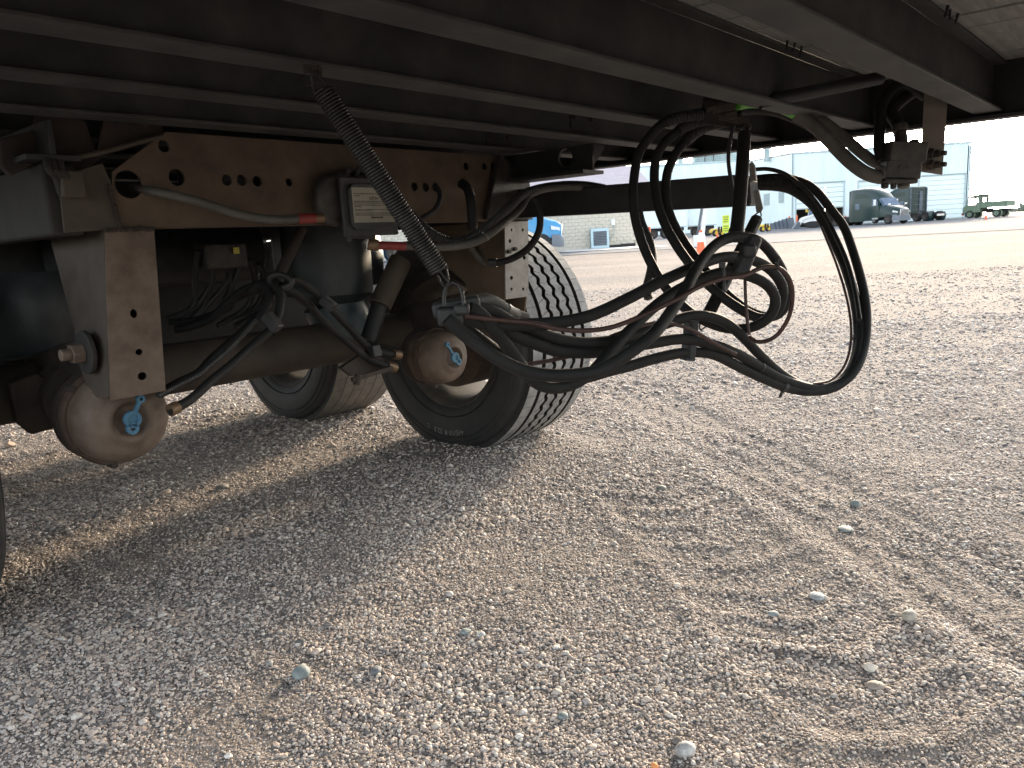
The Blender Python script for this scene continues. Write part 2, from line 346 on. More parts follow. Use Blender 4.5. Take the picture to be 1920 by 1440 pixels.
grv = bpy.data.objects.new('gravel', me); COL.objects.link(grv); tag(grv, 'loose mixed pebbles covering the ground under the trailer', 'gravel', kind='stuff')
ng = bpy.data.node_groups.new('scatter_pebbles', 'GeometryNodeTree'); ng.interface.new_socket('Geometry', in_out='INPUT', socket_type='NodeSocketGeometry'); ng.interface.new_socket('Geometry', in_out='OUTPUT', socket_type='NodeSocketGeometry')
NN = ng.nodes.new; LL = ng.links.new; gi = NN('NodeGroupInput'); go = NN('NodeGroupOutput')
gti = NN('GeometryNodeGeometryToInstance')
for k in range(4):
    ic = NN('GeometryNodeMeshIcoSphere'); ic.inputs['Subdivisions'].default_value = 2 if k < 2 else 1; ic.inputs['Radius'].default_value = 1
    sp = NN('GeometryNodeSetPosition'); nt_ = NN('ShaderNodeTexNoise'); nt_.inputs['Scale'].default_value = 1.1; nt_.noise_dimensions = '4D'; nt_.inputs['W'].default_value = k*3.7; nt_.inputs['Detail'].default_value = 1
    vm = NN('ShaderNodeVectorMath'); vm.operation = 'SUBTRACT'; vm.inputs[1].default_value = (.5, .5, .5); vs = NN('ShaderNodeVectorMath'); vs.operation = 'SCALE'; vs.inputs['Scale'].default_value = 1.15
    LL(nt_.outputs['Color'], vm.inputs[0]); LL(vm.outputs[0], vs.inputs[0]); LL(vs.outputs[0], sp.inputs['Offset']); LL(ic.outputs[0], sp.inputs[0])
    ss = NN('GeometryNodeSetShadeSmooth'); ss.inputs['Shade Smooth'].default_value = k < 2; LL(sp.outputs[0], ss.inputs[0]); sm = NN('GeometryNodeSetMaterial'); sm.inputs['Material'].default_value = pm; LL(ss.outputs[0], sm.inputs[0]); LL(sm.outputs[0], gti.inputs[0])
iop = NN('GeometryNodeInstanceOnPoints'); iop.inputs['Pick Instance'].default_value = True
def attr(nm, ty):
    a = NN('GeometryNodeInputNamedAttribute'); a.data_type = ty; a.inputs[0].default_value = nm; return a.outputs[0]
LL(gi.outputs[0], iop.inputs['Points']); LL(gti.outputs[0], iop.inputs['Instance']); LL(attr('pick', 'INT'), iop.inputs['Instance Index'])
LL(attr('rot', 'FLOAT_VECTOR'), iop.inputs['Rotation']); LL(attr('scl', 'FLOAT_VECTOR'), iop.inputs['Scale']); LL(iop.outputs[0], go.inputs[0])
grv.modifiers.new('scatter', 'NODES').node_group = ng; me.materials.append(pm)

# larger single stones
def stone(x, y, size, cols, label, seed, flat=.7, ang=False):
    rg = np.random.default_rng(seed); bm = bmesh.new(); bmesh.ops.create_icosphere(bm, subdivisions=2 if ang else 3, radius=1)
    d = rg.normal(0, 1, (5, 3)); d /= np.linalg.norm(d, axis=1)[:, None]; lim = rg.uniform(.55 if ang else .75, .9, 5)
    P = ground_at(x, y); Q = rg.uniform(.8, 1.25, 3); Q[2] *= flat
    for v in bm.verts:
        p = np.array(v.co)
        for a, l in zip(d, lim):
            e = p@a
            if e > l: p = p-a*(e-l)*(.9 if ang else .6)
        v.co = Vector(p*Q*size/2)
    o = bpy.data.meshes.new('stone'); bm.to_mesh(o); bm.free(); o.polygons.foreach_set('use_smooth', [True]*len(o.polygons)); o.set_sharp_from_angle(angle=rad(28 if ang else 60))
    o.materials.append(mat('stone_'+str(seed), cols[0], cols[1], 40, .75, bump=.3, bscale=180)); ob = bpy.data.objects.new('stone', o); COL.objects.link(ob)
    gz = float(gheight(P[0], P[1])); ob.location = (P[0], P[1], gz+size*flat*.28); ob.rotation_euler = (0, 0, rg.uniform(0, 6)); tag(ob, label, 'stone', 'larger stones lying in the gravel')
G1, G2 = (.13, .16, .16), (.22, .25, .25); W1, W2 = (.21, .205, .198), (.30, .292, .28); T1, T2 = (.36, .28, .19), (.48, .39, .29)
for k, a in enumerate([
    (565, 1268, .033, (G1, G2), 'smooth round green grey stone standing in the lower left gravel', .95),
    (506, 1248, .018, (W1, W2), 'small whitish pebble just left of the round green stone', .7),
    (1285, 1408, .034, (W1, (.50, .50, .49)), 'pale grey angular rock at the bottom edge of the photo', .8, True),
    (1227, 1436, .016, ((.60, .24, .08), (.70, .32, .12)), 'tiny orange stone left of the pale rock at the bottom', .7),
    (1704, 1165, .034, ((.27, .25, .21), (.38, .36, .31)), 'rounded buff stone on the lugged tyre track at right', .75),
    (1532, 1118, .036, ((.26, .28, .29), (.38, .40, .41)), 'flat pale blue grey flake above the lugged tyre track', .45, True),
    (1632, 1252, .026, ((.50, .46, .40), (.60, .56, .50)), 'bright cream splinter standing on the tyre track', 1.1, True),
    (1642, 1282, .032, ((.26, .22, .18), (.36, .31, .26)), 'brown flat stone below the cream splinter', .5),
    (1603, 946, .032, (G1, G2), 'dark grey round stone far right on the smooth gravel', .7),
    (1240, 917, .034, ((.12, .12, .11), (.2, .2, .18)), 'dark stone in front of the right tyre shadow edge', .5),
    (1585, 990, .042, (G1, G2), 'flat grey green stone right of centre in smooth gravel', .4, True),
    (874, 1190, .024, (G1, (.3, .33, .33)), 'grey blue angular stone right of centre in the foreground', .7, True),
    (902, 1196, .024, ((.40, .40, .39), (.52, .52, .50)), 'light grey angular stone in a row of three', .7, True),
    (705, 1262, .03, ((.10, .11, .12), (.19, .2, .21)), 'long dark slate stone right of the round green stone', .45, True),
    (842, 1120, .024, ((.36, .33, .30), (.48, .45, .41)), 'pale brown stone on the grey gravel in mid foreground', .6, True),
    (1055, 1340, .022, (G1, G2), 'dark bluish stone low in the centre foreground', .5),
    (1450, 1150, .024, (G1, (.3, .33, .34)), 'small dark stone at the left end of a track ridge', .7),
    (310, 925, .05, ((.34, .25, .18), (.44, .35, .27)), 'flat tan stone on the ground behind the left brake chamber', .35, True),
    (415, 918, .05, ((.10, .09, .08), (.18, .17, .15)), 'dark clod in the shadow under the axle', .5, True),
    (18, 838, .06, ((.30, .23, .17), (.42, .34, .26)), 'tan stone at the far left beside the wheel', .6, True)]):
    stone(*a[:5], 100+k, *a[5:])
#PART2
# ------------------------------------------------------------------ the trailer: parts in its own frame (t along, s across, z up)
TL = thing('flatbed_trailer', 'underside of a dusty black flatbed trailer with wide single tyres', 'trailer')
TL.matrix_world = Matrix([[TR[c][r] for c in range(3)]+[0] for r in range(3)]+[[0, 0, 0, 1]])
ZF, ZD, S1, TBACK, TFRONT = 1.235, 1.385, 2.86, -6.6, 1.2
# deck planks run along the trailer
n_pl = 20; wp = (S1+.02)/n_pl
pl = MB().bb((TBACK, .002, 0), (TFRONT, wp-.004, .034)).build('deck_plank', M['deckwood'], TL, bevel=.003); pl.location = (0, -.02, ZD)
for k in range(1, n_pl): copy_to(pl, TL, (0, -.02+k*wp, ZD+random.uniform(-.002, .002)))
# cross members: I sections across the trailer
cm = MB(); L = S1
cm.bb((-.004, 0, .008), (.004, L, ZD-ZF-.010)); cm.bb((-.037, 0, 0), (.037, L, .0075)); cm.bb((-.037, 0, ZD-ZF-.0095), (.037, L, ZD-ZF-.002))
cm = cm.build('cross_member', M['flange'], TL, bevel=.0015); T_CM = [.82, .5, .17, -.155, -.489, -.848, -1.178, -1.492, -1.81, -2.13, -2.45, -2.78, -3.1, -3.42, -3.75, -4.07, -4.4, -4.72, -5.05, -5.4, -5.75, -6.1]
cm.location = (T_CM[0], 0, ZF)
for t in T_CM[1:]: copy_to(cm, TL, (t, 0, ZF))
sc = MB()
for t in T_CM[2:9]:
    for k in range(60):
        s = .1+k*wp/3*1.0+random.uniform(-.012, .012)
        if s < 2.8 and k % 10 < 3 and (k//10+int(t*7)) % 2: sc.cyl((t+.046+random.uniform(0, .008), s, ZD), (t+.046, s+random.uniform(-.004, .004), ZD-.02-random.random()*.008), .0035, .002, n=6)
sc.build('deck_screws', M['charcoal'], TL, kind='stuff')
for s0, sg in ((S1, -1), (-.06, 1)):
    r = MB(); r.bb((TBACK, s0, 1.215), (TFRONT, s0+.012, 1.50)); r.bb((TBACK, min(s0, s0+sg*.05), 1.215), (TFRONT, max(s0, s0+sg*.05), 1.226))
    r.build('side_rail', M['charcoal'], TL, bevel=.002)
# the two long main beams
def ibeam(name, s, t0, t1, z0, z1, fw):
    m = MB(); m.bb((t0, s-.006, z0+.012), (t1, s+.006, z1)); m.bb((t0, s-fw/2, z0), (t1, s+fw/2, z0+.0125)); return m.build(name, M['charcoal'], TL, bevel=.002)
zb = LS(2.2, 1050, 326)[2]; tb = LS(2.2, 1112, 290)[0]
hole = LS(2.19, 1058, 296)
me = plate_mesh('main_beam', [(TBACK, zb), (tb, zb), (tb, ZF-.003), (TBACK, ZF-.003)], [circ(hole[0], hole[2], .03)], .01, M['charcoal'])
mbm = link('main_beam', me, TL, Matrix([[1, 0, 0, 0], [0, 0, -1, 2.2], [0, 1, 0, 0], [0, 0, 0, 1]]))
MB().bb((TBACK, 2.14, zb-.012), (tb, 2.26, zb-.0005)).build('lower_flange', M['charcoal'], mbm).matrix_parent_inverse = mbm.matrix_basis.inverted()
MB().prism([(tb-.02, 2.207, ZF-.004), (tb-.02, 2.29, ZF-.004), (tb-.02, 2.27, ZF-.03), (tb-.02, 2.207, ZF-.08)], (.008, 0, 0)).build('beam_gusset', M['flange'], mbm).matrix_parent_inverse = mbm.matrix_basis.inverted()
ibeam('main_beam', .66, TBACK, -1.86, zb, ZF-.003, .11)
# small steel clip plate with two bolts on a cross member web
for (x, y) in ((1091, 228), (935, 262)):
    q = LT(-1.492+.006 if x > 1000 else -1.81+.006, x, y); c = MB().box((q[0], q[1], q[2]), (.004, .12, .05)).build('clip_plate', M['flange'], TL)
    for d in (-.045, .045): MB().cyl((q[0], q[1]+d, q[2]+.01), (q[0]+.012, q[1]+d, q[2]+.01), .009, n=6).build('bolt', M['rustdark'], c)

# suspension front plate with its holes (across the trailer at t = -1.89)
TP = -1.89
def fm(t): return Matrix([[0, 0, 1, t], [1, 0, 0, 0], [0, 1, 0, 0], [0, 0, 0, 1]])
holes = []
for x, y, r in ((306, 274, 11), (330, 333, 15), (424, 338, 10), (452, 338, 10), (481, 340, 9.5), (541, 342, 7.5), (776, 350, 8), (797, 351, 8), (815, 351, 8), (873, 312, 7), (907, 312, 6.5), (923, 313, 6.5), (868, 346, 11), (240, 346, 25)):
    q = LT(TP, x, y); Zq = (on(v_, TP, x, y)-CP) @ FW; holes.append(circ(q[1], q[2], r*Zq/FPX*1.04))
ztop, zbot = 1.228, 1.003; sL, sR = LT(TP, 196, 350)[1], LT(TP, 965, 350)[1]
me = plate_mesh('suspension_plate', [(sL, zbot), (sR, zbot), (sR, 1.15), (sR-.07, ztop-.02), (LT(TP, 930, 285)[1], ztop), (LT(TP, 310, 252)[1], ztop), (LT(TP, 300, 256)[1], ztop-.01), (sL+.02, 1.13)], holes, .008, M['rust'])
sp = link('suspension_plate', me, TL, fm(TP))
MB().bb((TP-.07, sL+.01, zbot-.002), (TP-.005, sR, zbot+.008)).build('bottom_lip', M['rust'], TL)
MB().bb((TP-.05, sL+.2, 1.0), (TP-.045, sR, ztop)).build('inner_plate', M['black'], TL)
# right end of the plate falls away as a slanted black gusset towards the arm
a, b, c, d = [LT(TP+.015, *q) for q in ((930, 290), (985, 334), (992, 412), (905, 412))]
MB().prism([a, b, c, d], (.02, 0, 0)).build('end_gusset', M['valve'], TL, bevel=.002)
wb = MB()
for a, b in (((196, 431), (288, 429)), ((205, 345), (226, 428)), ((945, 413), (989, 411))):
    q = [LT(TP+.017, a[0]+(b[0]-a[0])*f, a[1]+(b[1]-a[1])*f)+np.array([random.uniform(-.001, .001), 0, random.uniform(-.0015, .0015)]) for f in np.linspace(0, 1, 14)]; wb.tube(q, .0055, step=.006, n=6, ridge=.002, pitch=.007)
wb.build('weld_bead', M['rustdark'], TL, kind='stuff')
# longitudinal slider rails behind the plate
for s0 in (.70, 2.20):
    r = MB().bb((-4.9, s0-.045, 1.0), (TP-.012, s0+.045, 1.13)).build('slider_rail', M['greydust'], TL, bevel=.006)
rl = MB().bb((-2.6, .64, zbot-.015), (TP+.002, .712, 1.145)).build('rail_cheek', M['greydust'], TL, bevel=.008)
ep = MB().prism([LT(TP+.004, *q) for q in ((150, 318), (190, 306), (207, 345), (226, 430), (118, 437), (108, 345))], (.008, 0, 0)).build('rail_end_plate', M['dustmetal'], TL, bevel=.002)
# rusty gusset between the left rail and the cross member
g = MB(); g.prism([LT(TP-.03, *q) for q in ((165, 157), (300, 158), (308, 252), (300, 258), (232, 282), (180, 290), (195, 222))], (-.012, 0, 0)); g.build('corner_gusset', M['rustdark'], TL, bevel=.003)
g = MB(); g.prism([LT(TP-.05, *q) for q in ((80, 190), (160, 225), (190, 300), (150, 330), (85, 300), (20, 330), (0, 310), (0, 260), (60, 245))], (-.02, 0, 0)); g.build('axle_stop', M['rustdark'], TL, bevel=.004)
MB().tube([LT(TP+.01, *q) for q in ((138, 297), (200, 283), (262, 266), (306, 254))], .006).build('locking_rod', M['dustmetal'], TL)
u = MB()
for k in range(3): u.tube([LT(TP+.03, 88+k*12, 300+k*2), LT(TP+.045, 92+k*12, 320+k*2), LT(TP+.03, 104+k*12, 330+k*3), LT(TP+.02, 116+k*12, 366)], .008)
u.build('rail_clamp', M['greydust'], TL)
lc = LT(TP+.03, 135, 345); MB().box((lc[0], lc[1], lc[2]), (.02, .05, .06)).build('clamp_pad', M['dustmetal'], TL, bevel=.006)

# hangers
def hanger(face_t, sl, sr, bl, br, zt, zbm, deep, hole_px, m_face, m_side, bolt=None, zside=None):
    hl = []
    for x, y, rx, ry in hole_px:
        q = LT(face_t, x, y); Zq = (on(v_, face_t, x, y)-CP) @ FW; hl.append(circ(q[1], q[2], rx*Zq/FPX*1.25, ry=ry*Zq/FPX))
    me = plate_mesh('hanger', [(bl, zbm), (br, zbm), (sr, zt), (sl, zt)], hl, .006, m_face); h = link('hanger', me, TL, fm(face_t)); inv = h.matrix_basis.inverted()
    zs = zside or zbm
    for s, e in ((sl-.001, bl-.001), (sr-.007, br-.007)):
        prof = [(face_t-.002, zt)]+[(face_t-.002, zbm+.01)]+([(face_t-.02, zs+.004), (face_t-.07, zs), (face_t-.13, zs+.02), (face_t-.165, zs+.06), (face_t-.2, zs+.16), (face_t-deep, zt)])
        m = MB(); n = len(prof); v = []
        for o_ in (0, .007):
            for t, z in prof: v.append((t, s+(e-s)*(zt-z)/(zt-zbm)+o_, z))
        m.add(v, [tuple(range(n)), tuple(range(2*n-1, n-1, -1))]+[(i, (i+1) % n, n+(i+1) % n, n+i) for i in range(n)])
        m.build('side_plate', m_side, h, smooth=20).matrix_parent_inverse = inv
    if bolt is not None:
        t, s, z = bolt
        for nm, a, b, r, n, mm in (('eccentric_washer', 0, .012, .052, 28, 'greydust'), ('pivot_nut', .012, .042, .026, 6, 'tan'), ('pivot_bolt', .042, .068, .015, 14, 'tan')):
            m = MB().cyl((t, s-a, z), (t, s-b, z), r, n=n).build(nm, M[mm], h, bevel=.002); m.matrix_parent_inverse = inv
    return h
q0, q1, q2, q3 = [LT(TP+.012, *q) for q in ((196, 432), (288, 430), (311, 741), (205, 742))]
hL = hanger(TP+.012, q0[1], q1[1], q3[1], q2[1], 1.0, (q2[2]+q3[2])/2, .34, ((250, 588, 5.5, 8.5), (260, 660, 5.5, 6), (266, 705, 7, 7.5)), M['tan'], M['dustmetal'], None)
qb = LS(q3[1]-.004, 166, 660)
for nm, a, b, r, n, mm in (('eccentric_washer', 0, .012, .052, 28, 'greydust'), ('pivot_nut', .012, .04, .024, 6, 'tan'), ('pivot_bolt', .04, .062, .014, 14, 'tan')):
    MB().cyl((qb[0], qb[1]-a, qb[2]), (qb[0], qb[1]-b, qb[2]), r, n=n).build(nm, M[mm], hL, bevel=.002).matrix_parent_inverse = hL.matrix_basis.inverted()
q0, q1, q2, q3 = [LT(TP+.012, *q) for q in ((945, 412), (989, 410), (990, 558), (947, 559))]
hR = hanger(TP+.012, q0[1], q1[1], q3[1], q2[1], 1.0, (q2[2]+q3[2])/2, .55, ((958, 431, 2.4, 2.8), (979, 431, 2.4, 2.8), (955, 452, 3, 3.5), (982, 483, 3.5, 4), (958, 521, 3.2, 3.6), (958, 542, 2.6, 3), (980, 542, 2.6, 3)), M['galv'], M['rust'], None, zside=.62)
for x, y in ((953, 472), (964, 467)):
    q = LT(TP+.016, x, y); MB().cyl(q, q+np.array([.01, 0, 0]), .008, n=6).build('hanger_bolt', M['greydust'], hR).matrix_parent_inverse = hR.matrix_basis.inverted()

# axles, trailing arms, air springs, shock absorbers, brake chambers
SI, SJ = 2.352, .508
T_A, T_B = -2.48, -3.74
def axle(t):
    m = MB(); m.cyl((t, .52, .575), (t, 2.40, .575), .082, n=28); return m.build('axle', M['dustmetal'], TL)
ax = axle(T_A); copy_to(ax, TL, (T_B-T_A, 0, 0))
for t0 in (T_A, T_B):
    for s0 in (.78, 2.17):
        low = s0 < 1 and t0 == T_A; m = MB(); m.beam((t0+.50, s0, .70), (t0-.06, s0, .60), .085, .13); m.beam((t0-.06, s0, .60), (t0-.42, s0, .60), .085, .09)
        m.build('trailing_arm', M['rustdark'], TL, bevel=.01)
        m = MB().revolve([(-.19, .0), (-.19, .13), (-.15, .148), (-.05, .152), (.02, .145), (.05, .12)], (t0-.36+(.2 if low else 0), s0+(.03 if low else 0), .86 if low else .96), (0, 0, 1), 28); asp = m.build('air_spring', M['airbag'], TL)
        MB().cyl((t0-.36, s0, .60), (t0-.36, s0, .80), .10, .085, n=24).build('piston', M['airbag'], asp)
# the big air spring seen below the control box
qa = LT(-2.5, 612, 470)
asp = MB().revolve([(-.20, 0), (-.20, .12), (-.165, .165), (-.02, .168), (.16, .165), (.21, .14)], (qa[0], qa[1], qa[2]), (0, 0, 1), 32).build('air_spring', M['airbag'], TL)
MB().cyl((qa[0], qa[1], qa[2]-.19), (qa[0]+.02, qa[1]+.05, qa[2]-.33), .115, .115, n=28).build('piston', M['piston'], asp)
# shock absorber in the shade
a, b, c = [LT(-2.25, *q) for q in ((752, 488), (712, 574), (690, 640))]
sh = MB().cyl(a, b, .043, n=18).build('shock_absorber', M['dustmetal'], TL, bevel=.004); MB().cyl(b, c, .032, n=16).build('lower_tube', M['charcoal'], sh)
a, b = [LT(-2.2, *q) for q in ((566, 428), (524, 516))]
MB().cyl(a, b, .018, n=14).build('breather_tube', M['rustdark'], TL)
# brake chambers
def chamber(px, r, tf, plug, ring_only=False):
    q = LT(tf, *px)
    prof = [(.026, 0), (.024, .026*r/.12), (.022, .033*r/.12), (.006, .041*r/.12), (0, .048*r/.12), (.001, .058*r/.12), (.006, .064*r/.12), (.008, .074*r/.12), (.011, .086*r/.12), (.019, .098*r/.12), (.034, .107*r/.12), (.055, .1125*r/.12), (.088, .117*r/.12)]
    ch = MB().revolve([(-h, rr) for h, rr in prof]+[(-.155, r*.95), (-.21, r*.80), (-.23, 0)], q, (1, 0, 0), 40).build('brake_chamber', M['tan'], TL, smooth=50)
    MB().revolve([(-.088, r*.94), (-.086, r*1.02), (-.10, r*1.06), (-.116, r*1.02), (-.118, r*.92)], q, (1, 0, 0), 40).build('clamp_ring', M['drum'], ch)
    MB().revolve([(-.150, r*.90), (-.150, r*1.01), (-.168, r*1.03), (-.186, r*.97), (-.19, r*.7)], q, (1, 0, 0), 40).build('rear_ring', M['rustdark'], ch)
    for k, an in enumerate((-1.75, .6, 2.4)):
        p = q+np.array([-.10, math.cos(an)*r*1.05, math.sin(an)*r*1.05]); MB().cyl(p-np.array([.02, 0, 0]), p+np.array([.015, 0, 0]), .009, n=8).build('clamp_bolt', M['rustdark'], ch)
    # blue dust plug on a strap
    c0, c1, c2 = [LT(tf+.006, *p) for p in plug]; m = MB(); k = r/.12
    d = np.array([.004, 0, 0])
    for cc, ro, ri in ((c0, .021, .012), (c1, .010*1.0, .004), (c2, .015, .006)):
        m.revolve([(-.004, ri*k), (-.004, ro*k), (.006, ro*k), (.006, ri*k), (-.004, ri*k)], cc, (1, 0, 0), 22)
    m.cyl(c0-d, c0+d*.5, .012*k, n=16); up = nrm(c1-c0); m.beam(c0+up*.018*k, c1-up*.008*k, .009*k, .008, up=(1, 0, 0)); dn = nrm(c2-c0); m.beam(c0+dn*.016*k, c2-dn*.004, .020*k, .007, up=(1, 0, 0))
    m.build('dust_plug', M['blueplug'], ch)
    return ch, q
chL, qcl = chamber((247, 787), .121, -1.945, ((248, 786), (263, 748), (248, 803)))
chR, qcr = chamber((852, 671), .106, -2.02, ((853, 670), (838, 646), (859, 678)))
# brackets and slack adjuster lumps behind the left chamber
m = MB(); q = qcl
for dx, r0, r1 in ((-.24, .085, .095), (-.29, .10, .09), (-.34, .085, .10)): m.cyl((q[0]+dx, q[1]-.0, q[2]+.03), (q[0]+dx-.04, q[1], q[2]+.03), r0, r1, n=18)
m.build('camshaft_bracket', M['rustdark'], TL)
m = MB(); m.prism([LT(-2.3, *p) for p in ((60, 815), (115, 800), (100, 720), (70, 700), (20, 720), (30, 790))], (-.03, 0, 0)); m.build('spider_plate', M['rustdark'], TL, bevel=.004)
m = MB(); m.beam(LT(-2.05, 660, 712), LT(-2.05, 735, 690), .012, .014); m.cyl(LT(-2.05, 668, 722), LT(-2.05, 672, 702), .012); m.prism([LT(-2.1, *p) for p in ((640, 690), (700, 650), (730, 690), (660, 705))], (-.02, 0, 0))
m.build('slack_adjuster', M['rustdark'], TL)

# wheels
def wheel(t, s_in, side, zig, mt, R=.508, W=.485, ribs=6, text=None):
    """s_in: inner face, side=+1 tyre extends to +s"""
    hub = MB(); c = np.array([t, s_in+side*W/2, R-.012]); A = (0, side, 0); w2 = W/2
    hub.revolve([(-w2+.03, 0), (-w2+.03, .10), (-w2+.05, .12), (-w2+.06, .205), (w2-.05, .205)], c, A, 40); wh = hub.build('wheel', M['drum'], TL)
    MB().revolve([(-w2+.055, .292), (-w2+.035, .300), (-w2+.03, .292), (-w2+.06, .272), (-w2+.14, .262), (w2-.1, .262)], c, A, 56).build('rim', M['alloy'], wh)
    rt = R-.026
    prof = [(-w2+.062, .284), (-w2+.03, .297), (-w2+.016, .318), (-w2+.003, .36), (-w2, .40), (-w2+.004, .435), (-w2+.012, .462), (-w2+.018, R-.036), (-w2+.030, R-.029), (-w2+.05, rt)]
    fine = []
    for (h, r) in prof: fine.append((h, r))
    prof = fine+[(-x, r) for x, r in fine[::-1]]
    MB().revolve(prof, c, A, 96).build('tyre', M['rubber'], wh, smooth=50)
    for rr, h0, h1 in ((.335, .012, .004), (.428, .006, -.001), (.450, .012, .005)):                                        # raised rings on the sidewall
        MB().revolve([(-w2+h0, rr-.004), (-w2+h1, rr), (-w2+h0, rr+.004)], c, A, 80).build('sidewall_ring', M['rubber'], wh)
    nper = 58 if zig else 40; ed = np.linspace(-w2+.036, w2-.036, ribs+1); gap = .024 if zig else .0035
    cx, cy = np.array([1., 0, 0]), np.array([0, 0, 1.])
    def P(an, h, r): return c+np.array(A)*h+r*(math.cos(an)*cx+math.sin(an)*cy)
    for i in range(ribs):
        m = MB(); e0, e1 = ed[i]+(gap/2 if i else 0), ed[i+1]-(gap/2 if i < ribs-1 else 0)
        da = 2*math.pi/nper; za = zig if 1 < i else 0; zb_ = zig if 0 < i < ribs-2 else 0   # edges of one groove wave together; the two outer grooves run straight
        if i == 0: zb_ = 0
        if i == ribs-1: za = 0
        ph = (.37*i) % 1
        for k in range(nper):
            sk = .34*da*(1 if i % 2 else -1) if zig and 0 < i < ribs-1 else 0; cut = .016 if zig else .012; cols = []
            for f_ in (cut, .25, .5, .75, 1-cut):
                a0, a1 = (k+f_+ph)*da-sk/2, (k+f_+ph)*da+sk/2
                cols.append((a0, e0+za*math.sin(a0*nper), a1, e1+zb_*math.sin(a1*nper)))
            v = []; n = len(cols)
            for rr in (rt-.004, R):
                for (a0, h0, a1, h1) in cols: v += [P(a0, h0, rr-(.004 if i == 0 and rr == R else 0)), P(a1, h1, rr-(.004 if i == ribs-1 and rr == R else 0))]
            f = [(0, 2*n, 2*n+1, 1), (2*n-2, 2*n-1, 4*n-1, 4*n-2)]
            for q in range(n-1): f += [(2*n+2*q, 2*n+2*q+2, 2*n+2*q+3, 2*n+2*q+1), (2*q, 2*q+2, 2*n+2*q+2, 2*n+2*q), (2*q+1, 2*n+2*q+1, 2*n+2*q+3, 2*q+3)]
            m.add(v, f)
        tb = m.build('tread_rib', mt, wh, smooth=12); tb.data.materials.append(M['rubber']); nf = 2+3*4       # dusty worn tops, clean black groove walls
        tb.data.polygons.foreach_set('material_index', [0 if (q % nf) >= 2 and (q % nf-2) % 3 == 0 else 1 for q in range(len(tb.data.polygons))])
    if text:
        tm = text_mesh(text, .034, M['lettering'], .0015); V = np.array([v.co[:] for v in tm.vertices])
        for v, p in zip(tm.vertices, V):
            rr = .405+p[1]; an = -math.pi/2-.02+p[0]/.405*(-1 if side > 0 else 1)     # tops of the letters point to the tread
            v.co = Vector(P(an, -w2-.0005-p[2]*.8, rr))
        link('lettering', tm, wh, kind='stuff')
        rg = np.linspace(-.36, .42, 26); m = MB(); v = []
        for a in rg:
            for rr in (.385, .432): v.append(P(-math.pi/2-.02+a, -w2-.0008+.0004, rr))
        m.add(v, [(2*k, 2*k+1, 2*k+3, 2*k+2) for k in range(len(rg)-1)])
    return wh
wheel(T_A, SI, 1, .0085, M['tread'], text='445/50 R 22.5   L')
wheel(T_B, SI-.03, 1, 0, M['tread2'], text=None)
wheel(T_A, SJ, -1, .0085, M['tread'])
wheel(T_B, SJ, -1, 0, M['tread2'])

# black backdrop plates, air tank and mud flaps added to keep the depths dark
for s0, s1 in ((.25, 1.885), (1.95, 2.36)): MB().bb((-3.11, s0, .53), (-3.10, s1, ZF-.004)).build('black_backdrop_plate', M['black'], TL)
MB().bb((-3.112, 1.88, 1.0), (-3.10, 1.955, ZF-.005)).build('backdrop_bridge', M['black'], TL)
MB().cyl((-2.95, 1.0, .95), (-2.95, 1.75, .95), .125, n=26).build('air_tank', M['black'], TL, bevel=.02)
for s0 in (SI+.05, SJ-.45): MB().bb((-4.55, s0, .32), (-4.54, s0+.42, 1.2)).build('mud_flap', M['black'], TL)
m = MB()
for k in range(9):
    x0 = 372+k*16; m.tube([LT(-2.6-.02*(k % 3), x0, 470+8*(k % 4)), LT(-2.65, x0+random.uniform(-12, 12), 520), LT(-2.7, x0-20+random.uniform(-20, 20), 575), LT(-2.7, x0-60, 605+random.uniform(-14, 14))], .011, step=.03, n=7)
m.build('wiring_loom', M['black'], TL)
vb = LT(-2.62, 415, 480); MB().box(vb, (.09, .16, .09)).build('relay_valve', M['valve'], TL, bevel=.008)
yt = LT(-2.56, 443, 470); MB().box(yt, (.004, .022, .022)).build('yellow_tag', M['yellowtag'], TL)

# control box with its label
b0, b1 = LT(-1.80, 637, 331), LT(-1.80, 748, 440); zt_, zb2 = b0[2], b1[2]; sA, sB = b0[1], b1[1]
cb = MB().bb((TP+.01, sA+.01, zb2+.008), (-1.81, sB-.01, zt_-.008)).build('control_box', M['black'], TL, bevel=.006)
MB().bb((-1.812, sA, zb2), (-1.80, sB, zt_)).build('cover', M['boxgrey'], cb, bevel=.004)
ii = .018; m = MB(); lo = [(-1.80, sA+ii, zb2+ii), (-1.80, sB-ii, zb2+ii), (-1.80, sB-ii, zt_-ii), (-1.80, sA+ii, zt_-ii)]
ch_ = .016; oc = []
for (s, z, a, b) in ((sA+ii, zb2+ii, 1, 1), (sB-ii, zb2+ii, -1, 1), (sB-ii, zt_-ii, -1, -1), (sA+ii, zt_-ii, 1, -1)):
    pr = [(s+a*ch_, z), (s, z+b*ch_)]; oc += pr if a*b < 0 else pr[::-1]
m.prism([(-1.7995, s, z) for s, z in oc], (.012, 0, 0)); m.build('raised_panel', M['boxgrey'], cb, bevel=.003)
for s, z in ((sA+.006, zb2+.006), (sB-.006, zb2+.006), (sB-.006, zt_-.006)):
    MB().cyl((-1.802, s, z), (-1.797, s, z), .0035, n=10).build('cover_screw', M['black'], cb)
l0, l1 = LT(-1.786, 659, 351), LT(-1.786, 741, 416); m = MB().bb((-1.788, l0[1], l1[2]), (-1.7865, l1[1], l0[2])); lab = m.build('label', M['label'], cb)
wl, hl_ = l1[1]-l0[1], l0[2]-l1[2]; m = MB(); rg = random.Random(4)
